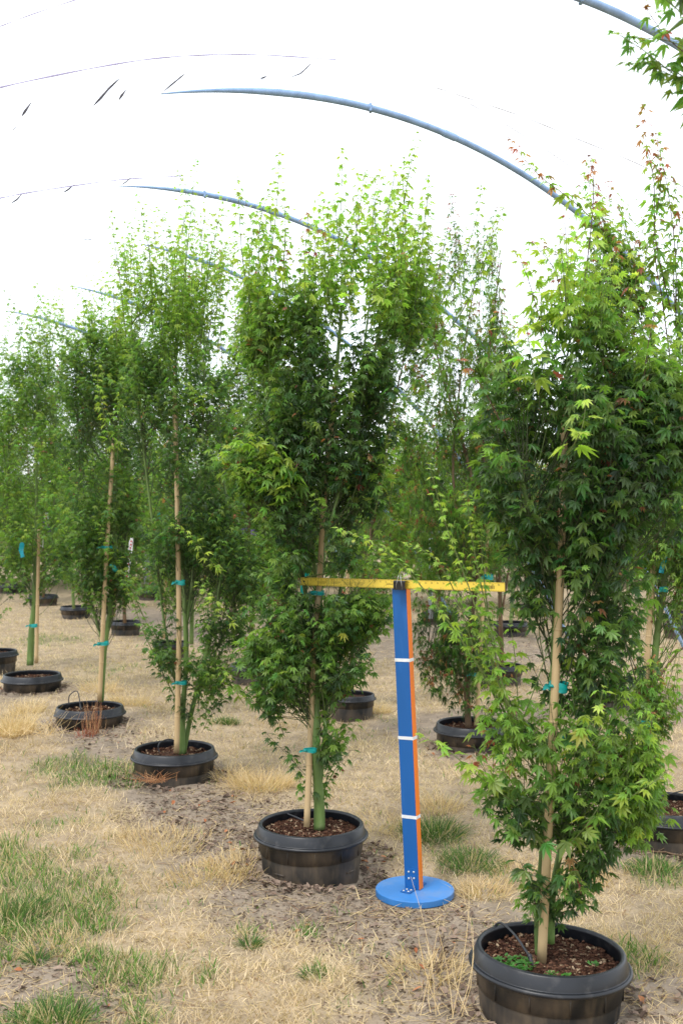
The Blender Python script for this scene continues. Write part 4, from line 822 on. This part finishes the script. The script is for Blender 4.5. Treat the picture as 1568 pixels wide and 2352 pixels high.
W4 = [([(700, 700, 0), (700, 600, .05), (708, 500, .05)], .7, .9, 0), ([(750, 700, -.1), (755, 580, -.1), (752, 480, -.1)], .7, .9, 0), ([(860, 700, -.1), (885, 560, -.1), (895, 450, -.1)], .7, .9, 0), ([(970, 760, 0), (1000, 640, 0), (1030, 540, 0)], .55, .8, 0), ([(570, 700, .1), (575, 580, .1), (590, 490, .1)], .65, .85, 0), ([(640, 700, -.1), (625, 560, -.1), (618, 450, -.1)], .65, .85, 0), ([(615, 800, 0), (620, 620, 0), (635, 480, 0), (642, 355, 0)], .6, .85, 0), ([(600, 780, .05), (595, 620, .05), (600, 500, .05), (630, 420, .05)], .6, .85, 0), ([(640, 850, .1), (650, 650, .1), (655, 520, .1), (650, 440, .1)], .6, .8, 0), ([(590, 780, 0), (560, 620, 0), (550, 500, 0), (546, 410, 0)], .6, .85, 0), ([(770, 700, 0), (778, 550, 0), (784, 450, 0), (786, 345, 0)], .7, .9, 0), ([(800, 700, .05), (815, 560, .05), (830, 450, .05), (838, 400, .05)], .7, .9, 0),
      ([(880, 720, 0), (915, 560, 0), (935, 420, 0), (960, 308, 0)], .65, .85, 0), ([(900, 720, .05), (930, 560, .05), (925, 440, .05), (928, 365, .05)], .65, .85, 0), ([(920, 740, 0), (960, 600, 0), (978, 480, 0), (985, 408, 0)], .65, .85, 0), ([(840, 700, 0), (850, 570, 0), (862, 470, 0), (880, 410, 0)], .7, .9, 0), ([(740, 720, 0), (725, 600, 0), (720, 520, 0)], .7, .9, 0), ([(950, 800, .1), (1040, 650, .1), (1090, 520, .1), (1105, 430, .1)], .55, .8, 0),
      ([(960, 850, .15), (1060, 720, .15), (1120, 580, .15), (1155, 480, .15)], .5, .85, 0), ([(670, 1110, -.1), (600, 1040, -.16), (550, 1020, -.2), (500, 1060, -.2)], .62, .7, 0, 1.7), ([(670, 1150, -.1), (630, 1060, -.15), (590, 1010, -.18), (560, 1000, -.2)], .6, .7, 0, 1.7), ([(680, 1140, -.15), (650, 1060, -.2), (620, 1010, -.22)], .6, .65, 0, 1.6), ([(670, 1180, -.1), (600, 1100, -.2), (530, 1070, -.25)], .5, .6, 0, 1.6), ([(700, 1330, 0), (800, 1300, 0), (880, 1200, 0), (905, 1080, 0), (915, 940, 0)], .3, .8, 0), ([(740, 1450, 0), (820, 1400, 0), (880, 1290, 0)], .35, .6, 0), ([(660, 720, 0), (655, 640, 0), (660, 580, 0)], .7, .8, .8),
      ([(700, 700, -.2), (700, 620, -.25), (690, 580, -.25)], .85, .95, 0), ([(800, 720, -.3), (810, 660, -.35), (812, 630, -.35)], .85, .95, 0), ([(880, 700, -.3), (890, 640, -.3)], .8, .95, 0), ([(720, 1300, 0), (640, 1250, 0), (560, 1240, 0)], .35, .5, 0), ([(860, 1180, -.1), (880, 1100, -.12), (900, 960, -.12)], .4, .85, 0)]
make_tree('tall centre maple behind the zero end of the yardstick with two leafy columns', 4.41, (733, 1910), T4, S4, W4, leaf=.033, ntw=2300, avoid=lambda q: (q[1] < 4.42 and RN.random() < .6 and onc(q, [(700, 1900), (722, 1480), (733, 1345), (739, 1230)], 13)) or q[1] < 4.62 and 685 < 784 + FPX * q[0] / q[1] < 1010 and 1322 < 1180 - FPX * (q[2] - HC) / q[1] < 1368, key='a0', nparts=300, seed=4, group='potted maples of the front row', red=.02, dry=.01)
T3 = [[(1690, 440, 470, .1, .2), (1620, 395, 500, .7, .2), (1550, 370, 530, 1.4, .18), (1480, 365, 560, 1.6, .16), (1400, 350, 590, 1.7, .14), (1300, 345, 585, 1.6, .12), (1200, 330, 560, 1.4, .12), (1100, 320, 560, 1, .12), (1000, 300, 540, 1.1, .14), (920, 300, 530, 1.1, .2), (850, 300, 510, 1, .28), (780, 290, 500, .9, .45), (700, 285, 520, .7, .62), (630, 275, 530, .5, .72), (570, 280, 530, .22, .8), (510, 330, 520, .06, .9)], [(1420, 320, 380, .4, .3), (1350, 310, 380, .4, .3)]]
S3 = [[(418, 1738, .019, 0), (420, 1640, .015, 0), (428, 1500, .013, 0), (420, 1300, .012, 0), (410, 1100, .010, 0), (405, 850, .006, 0)], [(421, 1738, .013, .03), (440, 1640, .013, .03), (470, 1520, .013, .0), (500, 1380, .011, -.03), (520, 1200, .008, -.05), (500, 950, .005, 0)], [(420, 1640, .009, .03), (380, 1450, .007, .05), (350, 1200, .006, .05), (320, 950, .005, 0), (300, 750, .003, 0)], [(428, 1450, .008, 0), (450, 1250, .007, 0), (465, 1000, .006, 0), (470, 750, .003, 0)], [(455, 1620, .005, .05), (470, 1560, .006, .06), (540, 1400, .004, .1)]]
W3 = [([(310, 820, .1), (292, 700, .1), (285, 600, .1), (300, 540, .1)], .55, .85, 0), ([(270, 800, .1), (262, 680, .1), (268, 590, .1)], .6, .85, 0), ([(440, 800, .1), (452, 680, .1), (462, 560, .1), (470, 500, .1)], .55, .85, 0), ([(490, 780, -.1), (505, 660, -.1), (520, 560, -.1)], .55, .8, 0), ([(370, 780, -.1), (372, 660, -.1), (378, 560, -.1)], .6, .85, 0), ([(400, 780, 0), (425, 620, 0), (440, 480, 0), (450, 370, 0)], .6, .8, 0), ([(380, 780, 0), (400, 600, 0), (430, 480, 0), (408, 392, 0)], .6, .85, 0), ([(350, 750, 0), (345, 600, 0), (330, 520, 0), (315, 450, 0)], .6, .8, 0), ([(290, 780, 0), (275, 640, 0), (262, 550, 0), (256, 482, 0)], .6, .85, 0), ([(460, 800, 0), (480, 620, 0), (500, 520, 0), (510, 440, 0)], .6, .85, 0), ([(500, 800, 0), (530, 640, 0), (545, 540, 0)], .6, .85, 0), ([(300, 760, 0), (310, 640, 0), (300, 520, 0)], .6, .85, 0),
      ([(430, 780, 0), (420, 650, 0), (390, 540, 0), (360, 480, 0)], .6, .85, 0), ([(520, 1330, -.2), (480, 1290, -.25), (430, 1230, -.3), (395, 1205, -.3)], .8, .95, 0), ([(540, 1450, -.2), (500, 1400, -.25), (450, 1340, -.25)], .75, .95, 0), ([(560, 1620, -.1), (520, 1560, -.2), (500, 1530, -.2)], .6, .8, 0), ([(350, 1350, 0), (320, 1360, -.1), (290, 1320, -.1)], .4, .5, 0), ([(480, 950, -.2), (440, 900, -.3), (420, 880, -.3)], .8, .95, 0), ([(420, 1640, .0), (350, 1500, 0), (310, 1400, 0), (280, 1330, 0)], .3, .5, 0)]
make_tree('third maple from the camera with bare forked green stems above its pot', 5.81, (418, 1738), T3, S3, W3, leaf=.032, ntw=2300, key='a1', nparts=300, seed=3, group='potted maples of the front row', dry=.004)
T2 = [[(1430, 230, 280, .15, .2), (1400, 180, 280, .9, .2), (1330, 145, 300, 1.4, .2), (1260, 140, 315, 1.3, .22), (1190, 150, 310, .9, .25), (1120, 160, 330, .8, .22), (1040, 150, 330, .9, .16), (960, 150, 320, 1, .15), (880, 150, 300, 1, .2), (820, 165, 300, 1, .32), (750, 175, 300, .7, .56), (690, 190, 290, .4, .74), (640, 215, 280, .12, .85)], [(900, 230, 330, .5, .5), (830, 240, 320, .4, .6)]]
S2_ = [[(232, 1615, .019, 0), (240, 1500, .018, 0), (254, 1400, .016, 0), (266, 1280, .014, 0), (262, 1050, .010, 0), (250, 800, .005, 0)], [(240, 1490, .010, 0), (222, 1430, .009, 0), (200, 1360, .008, 0), (180, 1250, .006, 0), (190, 1000, .004, 0)], [(254, 1400, .006, 0), (290, 1250, .006, 0), (300, 1050, .004, 0)]]
W2 = [([(230, 800, 0), (235, 700, 0), (228, 640, 0)], .6, .85, 0), ([(200, 780, 0), (190, 700, 0), (165, 660, 0)], .6, .85, 0), ([(270, 800, 0), (290, 680, 0), (285, 600, 0)], .6, .8, 0), ([(265, 1060, -.3), (240, 960, -.35), (225, 880, -.35), (230, 830, -.35)], .6, .85, 0), ([(270, 1060, -.3), (275, 950, -.35), (285, 860, -.35)], .6, .8, 0), ([(330, 1420, .0), (290, 1330, -.1), (240, 1240, -.2), (215, 1190, -.2)], .6, .85, 0), ([(290, 1290, 0), (210, 1220, 0), (160, 1180, 0)], .6, .85, 0), ([(310, 1180, 0), (280, 1100, -.1), (250, 1050, -.1)], .5, .8, 0), ([(270, 1350, 0), (330, 1420, 0), (345, 1480, 0)], .3, .4, 0)]
make_tree('fourth maple with a clear stem and dark leaves left of its leaning stake', 7.06, (232, 1618), T2, S2_, W2, leaf=.034, ntw=1250, key='a1', nparts=300, seed=2, group='potted maples of the front row')
T1 = [[(1390, 60, 90, .3, .25), (1330, 20, 150, .5, .25), (1260, 0, 165, .8, .40), (1180, -20, 165, .9, .41), (1100, -20, 160, .8, .41), (1020, -10, 150, .8, .40), (950, 0, 140, .8, .36), (880, 20, 150, .9, .28), (820, 30, 150, .5, .5), (760, 45, 150, .5, .6), (710, 60, 130, .25, .75)]]
S1 = [[(70, 1532, .027, 0), (74, 1440, .022, 0), (80, 1380, .020, 0), (84, 1200, .012, 0), (86, 850, .005, 0)], [(80, 1370, .008, 0), (50, 1330, .007, 0), (20, 1250, .005, 0), (20, 1000, .003, 0)], [(80, 1390, .008, 0), (120, 1250, .007, 0), (130, 950, .004, 0)]]
W1 = [([(90, 780, 0), (95, 700, 0), (85, 655, 0)], .6, .8, 0), ([(60, 820, 0), (40, 730, 0), (10, 670, 0)], .5, .6, 0), ([(120, 800, 0), (135, 720, 0), (140, 680, 0)], .6, .8, 0), ([(40, 900, 0), (10, 820, 0), (-5, 760, 0)], .4, .6, 0), ([(75, 900, 0), (50, 800, 0), (45, 730, 0)], .5, .7, 0)]
make_tree('fifth maple in the row, on a thick pale green trunk near the left edge', 8.28, (70, 1535), T1, S1, W1, leaf=.036, ntw=1000, key='a1', nparts=200, seed=21, group='potted maples of the front row')
T0 = [[(1420, -60, 30, .5, .3), (1300, -90, 60, .9, .3), (1150, -100, 60, 1, .3), (1000, -90, 50, 1, .3), (880, -80, 40, .8, .5), (780, -60, 20, .3, .6)]]
make_tree('sixth maple in the row, half cut by the left edge of the photo', 9.6, (-12, 1500), T0, [[(-12, 1500, .02, 0), (-15, 1200, .012, 0), (-20, 850, .004, 0)]], [([(0, 900, 0), (10, 800, 0), (25, 690, 0)], .5, .7, 0)], leaf=.034, ntw=600, key='a2', nparts=0, seed=22)
# ------------------------------------------------------------------ second row
R1 = [[(1470, 1480, 1560, .3, .3), (1400, 1500, 1600, .4, .4), (1300, 1450, 1640, .8, .35), (1200, 1470, 1680, .9, .4), (1100, 1480, 1680, .8, .4), (1000, 1480, 1680, .7, .35), (900, 1470, 1680, .5, .35), (800, 1460, 1660, .35, .4), (700, 1450, 1650, .22, .5), (620, 1450, 1620, .10, .6), (560, 1450, 1600, .03, .7)], [(1700, 1450, 1520, .15, .4), (1560, 1470, 1560, .25, .5)], [(760, 1340, 1440, .12, .45), (650, 1360, 1470, .12, .5), (560, 1350, 1450, .08, .6)]]
SR = [[(1488, 1815, .018, 0), (1497, 1650, .016, 0), (1504, 1500, .015, 0), (1525, 1330, .013, 0), (1545, 1100, .010, 0), (1550, 800, .006, 0)], [(1545, 1200, .006, 0), (1530, 1000, .008, 0), (1500, 800, .007, 0), (1460, 650, .006, 0), (1400, 540, .004, 0)], [(1550, 1000, .005, 0), (1560, 800, .005, 0), (1555, 650, .003, 0)], [(1525, 1330, .004, 0), (1480, 1150, .004, 0), (1450, 950, .003, 0)]]
WR = [([(1490, 900, 0), (1470, 740, 0), (1410, 600, .05), (1370, 500, .05), (1330, 430, .05)], .5, .75, .5, 1.6), ([(1540, 850, 0), (1520, 700, 0), (1500, 560, 0), (1515, 430, 0), (1510, 350, 0)], .5, .7, .6, 1.6), ([(1480, 820, 0), (1400, 700, 0), (1300, 600, 0), (1230, 560, 0)], .5, .75, .5, 1.4), ([(1560, 800, 0), (1545, 650, 0), (1560, 520, 0), (1545, 420, 0)], .5, .7, .4, 1.6), ([(1470, 760, .1), (1430, 660, .1), (1400, 580, .1), (1370, 440, .1)], .55, .75, .6, 1.5), ([(1500, 1000, 0), (1480, 880, 0), (1500, 760, 0), (1490, 660, 0)], .45, .7, .5, 1.4), ([(1480, 700, 0), (1420, 580, 0), (1330, 480, 0), (1230, 400, 0), (1165, 318, 0)], .48, .75, 1.0, 1.9), ([(1500, 760, 0), (1430, 620, 0), (1380, 500, 0), (1350, 420, 0), (1358, 368, 0)], .5, .78, .6, 1.7), ([(1540, 720, 0), (1505, 560, 0), (1500, 420, 0), (1482, 330, 0), (1478, 245, 0)], .5, .7, 1.0, 1.8), ([(1550, 760, 0), (1550, 600, 0), (1535, 460, 0), (1520, 380, 0), (1505, 310, 0)], .5, .7, .8, 1.7), ([(1500, 760, 0), (1440, 640, 0), (1400, 560, 0), (1340, 520, 0)], .5, .65, .5),
      ([(1560, 900, 0), (1590, 700, 0), (1580, 500, 0), (1600, 400, 0)], .4, .6, .7), ([(1470, 680, .1), (1440, 560, .1), (1420, 480, .1), (1395, 420, .1)], .5, .7, .6), ([(1440, 620, 0), (1360, 560, 0), (1290, 540, 0)], .6, .75, .5), ([(1500, 1150, 0), (1470, 1000, 0), (1420, 900, 0)], .5, .7, .3), ([(1460, 700, 0), (1380, 680, 0), (1330, 640, 0), (1270, 650, 0)], .6, .8, .8)]
make_tree('maple with long red tipped shoots rising at the right edge behind the nearest tree', 4.8, (1488, 1815), R1, SR, WR, leaf=.034, ntw=950, key='n0', nparts=300, seed=31, red=.12, dry=.06, tw=(.1, .22))
M2 = [[(1640, 1030, 1120, .3, .1), (1590, 975, 1110, .8, .1), (1530, 965, 1130, .8, .1), (1460, 960, 1100, .6, .12), (1400, 980, 1130, .25, .2), (1330, 960, 1150, .5, .3), (1250, 960, 1180, .8, .3), (1180, 940, 1180, .9, .25), (1100, 930, 1160, 1., .26), (1020, 930, 1150, .8, .30), (940, 950, 1150, .65, .32), (860, 970, 1150, .6, .36), (780, 980, 1160, .55, .41), (700, 990, 1150, .5, .46), (620, 1010, 1150, .4, .5), (560, 1040, 1150, .2, .6)]]
SM2 = [[(1075, 1680, .020, 0), (1072, 1560, .018, 0), (1085, 1400, .015, 0), (1105, 1250, .012, 0), (1070, 1050, .010, 0), (1010, 850, .006, 0), (990, 720, .003, 0)], [(1085, 1400, .010, 0), (1110, 1200, .010, 0), (1110, 950, .008, 0), (1130, 750, .006, 0), (1150, 600, .003, 0)], [(1072, 1600, .006, 0), (1020, 1520, .005, 0), (980, 1500, .003, 0)], [(1080, 1350, .008, 0), (1040, 1100, .007, 0), (1060, 850, .005, 0), (1090, 650, .003, 0)]]
WM2 = [([(1100, 700, 0), (1110, 580, 0), (1140, 480, 0)], .4, .6, .3), ([(1060, 720, 0), (1050, 600, 0), (1036, 450, 0)], .35, .4, .2), ([(1140, 760, 0), (1145, 660, 0), (1130, 600, 0)], .4, .6, 1), ([(1000, 760, 0), (990, 650, 0), (985, 560, 0)], .4, .6, 1), ([(1160, 1000, 0), (1110, 880, 0), (1050, 800, 0)], .35, .6, 1), ([(1010, 1200, 0), (970, 1100, 0), (955, 1000, 0)], .4, .6, .5)]
make_tree('dark drooping cut leaf maple behind the blue post with rusty flecks', 6.65, (1075, 1685), M2, SM2, WM2, leaf=.044, ntw=1500, key='n1', nparts=150, seed=32, red=.10, dry=.12, bark=M_barkb, droop=.4)
def simple_tree(label, cx, by, d, top, wd, t0, t1, ntw, seed, red=.05, dry=.03, key='a2', leaf=.036, fork=None, stuffw=None, low=.07, dens=1):
    """a background tree: crown from picture height `top` down to its pot"""
    r = random.Random(seed); H = by - top; rows = []
    for i in range(9):
        f = i / 8; w = wd * (.35 + .65 * math.sin(math.pi * min(1, (1 - f) * .95 + .12))) * r.uniform(.85, 1.15) / 2; s = r.uniform(-.1, .1) * wd
        rows.append((top + (by - low * H - top) * f, cx - w + s, cx + w + s, (.35 + .65 * min(1, f * 2.5)) * (.5 if f == 1 else 1) * dens, t1 + (t0 - t1) * min(1, f * 2)))
    st = [[(cx, by + 8, .02, 0), (cx + r.uniform(-5, 5), by - H * .2, .017, 0), (cx + r.uniform(-12, 12), by - H * .5, .012, 0), (cx + r.uniform(-14, 14), top + H * .12, .004, 0)]]
    for s in (-1, 1): st.append([(cx, by - H * .15, .009, 0), (cx + s * wd * .2, by - H * .4, .007, 0), (cx + s * wd * .3, by - H * .75, .003, 0)])
    wh = [([(cx + k * wd, top + H * .25, 0), (cx + k * wd * 1.1, top + H * .1, 0), (cx + k * wd * r.uniform(.9, 1.3), top - H * r.uniform(0, .08), 0)], t1 - .1, t1 + .1, r.choice((0, .6, 1)) if red > .04 else 0) for k in (-.35, -.15, .05, .25, .4)]
    make_tree(label, d, (cx, by), [rows], st, wh, leaf=leaf * 1.1, ntw=int(ntw * 1.35), key=key, nparts=0, seed=seed, red=red, dry=dry, bark=M_barkb if seed % 2 else None, group='maples standing in the rows farther back')
M3 = [[(1480, 790, 860, .2, .4), (1400, 790, 880, .6, .45), (1300, 800, 925, .9, .45), (1200, 810, 945, .95, .4), (1100, 830, 965, .9, .36), (1000, 850, 975, .8, .35), (900, 870, 995, .75, .36), (800, 880, 1015, .7, .40), (700, 900, 1030, .6, .45), (620, 920, 1030, .35, .5)]]
make_tree('light green maple leaning right behind the centre maple and above the blue post', 7.9, (806, 1592), M3, [[(806, 1592, .018, 0), (812, 1450, .015, 0), (850, 1250, .012, 0), (900, 950, .008, 0), (960, 700, .004, 0)], [(850, 1250, .007, 0), (860, 1050, .006, 0), (900, 800, .003, 0)]],
  [([(960, 800, 0), (1000, 650, 0), (1030, 520, 0), (1040, 450, 0)], .4, .5, .3), ([(940, 760, 0), (955, 640, 0), (965, 560, 0)], .45, .6, 1)], leaf=.038, ntw=800, key='a1', nparts=0, seed=41, red=.22, dry=.06, bark=M_barkb)
simple_tree('yellow green maple filling the gap between the third and centre trees', 578, 1525, 8.9, 620, 190, .38, .6, 1100, 43, .10, .05)
simple_tree('reddish tinged maple behind the third tree', 440, 1476, 10.0, 640, 230, .3, .6, 1100, 44, .12, .08)
simple_tree('green maple behind the fourth tree', 287, 1427, 12.0, 720, 170, .25, .6, 900, 45, .04, .04)
simple_tree('green maple between the fourth and fifth trees', 170, 1394, 13.6, 730, 160, .25, .6, 900, 46, .04, .04)
simple_tree('far maple behind the leftmost trunk', 100, 1368, 15.0, 760, 150, .25, .55, 700, 47, .02, .03)
simple_tree('farthest maple at the left edge', 30, 1343, 16.8, 800, 150, .25, .5, 700, 48, .02, .03)
simple_tree('leafy maple behind the centre bamboo cane', 664, 1430, 12.2, 780, 170, .3, .5, 700, 49, .08, .06)
simple_tree('small green maple behind the third tree stake', 350, 1356, 16.5, 800, 170, .25, .55, 700, 50, .05, .05)
simple_tree('maple behind the light green shoots left of the right front tree', 1152, 1528, 8.9, 760, 130, .25, .4, 520, 51, .25, .1, low=.3)
simple_tree('maple hidden behind the right front tree', 1394, 1580, 7.7, 820, 200, .2, .35, 500, 52, .15, .1, low=.25)
simple_tree('round green maple behind the grey pipe', 1010, 1405, 12.5, 960, 200, .35, .5, 800, 53, .15, .08, low=.2)
simple_tree('rusty red maple above the right end of the ruler', 1172, 1428, 11.8, 960, 180, .3, .4, 700, 54, .35, .3, low=.22)
simple_tree('grey green maple beyond the end of the ruler', 1240, 1388, 14, 1000, 190, .22, .3, 600, 55, .2, .15, low=.2)
simple_tree('yellowish maple at the right edge in the distance', 1556, 1404, 13, 930, 200, .4, .5, 800, 56, .2, .15, low=.2)
simple_tree('dark green distant maple behind the drooping one', 1080, 1360, 16, 1010, 200, .25, .4, 700, 57, .1, .1)
simple_tree('distant maple right behind the centre maple', 890, 1350, 17, 1000, 190, .3, .45, 800, 58, .1, .1)
simple_tree('distant bluish green maple between the left trees', 545, 1330, 18, 930, 180, .25, .4, 700, 59, .1, .1)
simple_tree('distant maple at right between trunk and edge', 1440, 1360, 16, 980, 210, .25, .35, 700, 60, .2, .15)
simple_tree('distant maple behind the tape with red dots', 220, 1345, 18, 880, 170, .2, .4, 600, 61, .1, .1)
BG = [(720, 1372, 14.5, 1010, 190, .3, .45, .10), (960, 1352, 16, 1020, 200, .28, .4, .25), (1110, 1340, 17, 1060, 190, .25, .35, .3), (1290, 1352, 16.5, 1030, 210, .2, .35, .15), (1350, 1392, 13.8, 960, 200, .25, .4, .2), (1500, 1345, 17, 1010, 200, .35, .45, .2),
      (620, 1338, 18, 1000, 190, .35, .5, .15), (480, 1345, 17, 960, 190, .3, .45, .08), (405, 1338, 18, 950, 170, .2, .35, .05), (285, 1338, 18, 930, 170, .25, .45, .05), (150, 1332, 19, 920, 160, .2, .4, .04), (80, 1330, 19.5, 900, 160, .2, .4, .03), (-20, 1335, 18.5, 900, 170, .2, .4, .03), (840, 1335, 18.5, 1040, 190, .35, .5, .15), (1600, 1350, 16.5, 960, 200, .3, .4, .2)]
WHERE = ['behind the yardstick left half', 'behind the blue post top', 'above the yardstick right end', 'behind the nearest tree stake', 'right of the nearest tree stake', 'near the right edge', 'between third and centre trees', 'behind the third tree right side', 'behind the third tree stake', 'between the fourth and third trees', 'between fifth and fourth trees', 'behind the thick pale trunk', 'at the extreme left edge', 'behind the centre maple right flank', 'past the right edge']
for i, (cx, by, d, top, wd, t0, t1, rd) in enumerate(BG):
    simple_tree('distant blurry %s maple %s' % ('red flecked' if rd >= .2 else 'yellow green' if t0 >= .3 else 'dark green', WHERE[i]), cx, by, d, top, wd, t0, t1, 420, 90 + i, rd, rd * .5, low=.1, leaf=.055)
# near tree outside the frame, one branch reaching in at the top right
C6 = [[(60, 1520, 1600, .6, .35), (0, 1500, 1640, .8, .4), (-60, 1480, 1700, .8, .4)]]
WC = [([(1640, 235, .0), (1560, 175, .03), (1490, 150, .03), (1440, 150, 0)], .34, .42, 0), ([(1660, 200, 0), (1580, 120, 0), (1520, 95, 0), (1450, 90, .02)], .34, .44, 0), ([(1760, 330, 0), (1640, 240, 0), (1540, 170, 0), (1470, 115, 0), (1405, 75, 0)], .34, .46, 0), ([(1700, 250, 0), (1600, 150, 0), (1530, 90, 0), (1480, 20, 0)], .36, .5, .3), ([(1640, 240, 0), (1570, 190, .02), (1500, 160, .03)], .34, .42, 0), ([(1660, 260, 0), (1600, 220, 0), (1560, 215, 0)], .34, .42, 0), ([(1660, 140, 0), (1590, 60, 0), (1540, 10, 0), (1500, -60, 0)], .34, .45, 0), ([(1640, 60, -.3), (1600, 10, -.3), (1560, -20, -.3)], .1, .2, 0)]
make_tree('overhanging branch of a near maple entering at the top right corner', 2.45, (1980, 2500), C6, [[(1980, 2500, .03, 0), (1960, 1700, .022, 0), (1900, 900, .014, 0), (1760, 330, .006, 0), (1700, 100, .004, 0)]], WC, leaf=.044, ntw=12, key='n0', nparts=300, seed=66, droop=.25, dry=0)
# distant hedge
def hedge(label, d0, d1, X0, X1, h0, h1, n, s, t0, t1, seed):
    r = np.random.default_rng(seed); d = r.uniform(d0, d1, n); Xp = r.uniform(X0, X1, n); x = (Xp - 784) / FPX * d
    top = h0 + (h1 - h0) * fbm(x * .35, d * .1, seed); z = top * r.random(n) ** .6
    L = dict(p=np.stack([x, d, z], 1), az=r.random(n) * 6.283, el=r.normal(-.3, .5, n), s=s * r.uniform(.6, 1.3, n)); c = tone(t0 + (t1 - t0) * fbm(x * .6, z, seed + 1)) * r.uniform(.7, 1.3, n)[:, None]; rd = r.random(n) < .05; c[rd] = (.25, .09, .06); L['c'] = c; L['roll'] = r.normal(0, .5, n)
    root = thing('hedge_row', label, 'hedge', (0, (d0 + d1) / 2, 0)); build_leaves(root, (0, (d0 + d1) / 2, 0), L, 'a2', 0, seed)
hedge('low green shrub belt along the far side of the nursery field', 20, 23, -600, 2200, 1.3, 2.5, 30000, .11, .15, .5, 81)
hedge('hazy dark tree belt on the horizon behind the nursery', 55, 60, -1500, 3000, 2.5, 5.2, 16000, .22, .05, .3, 82)
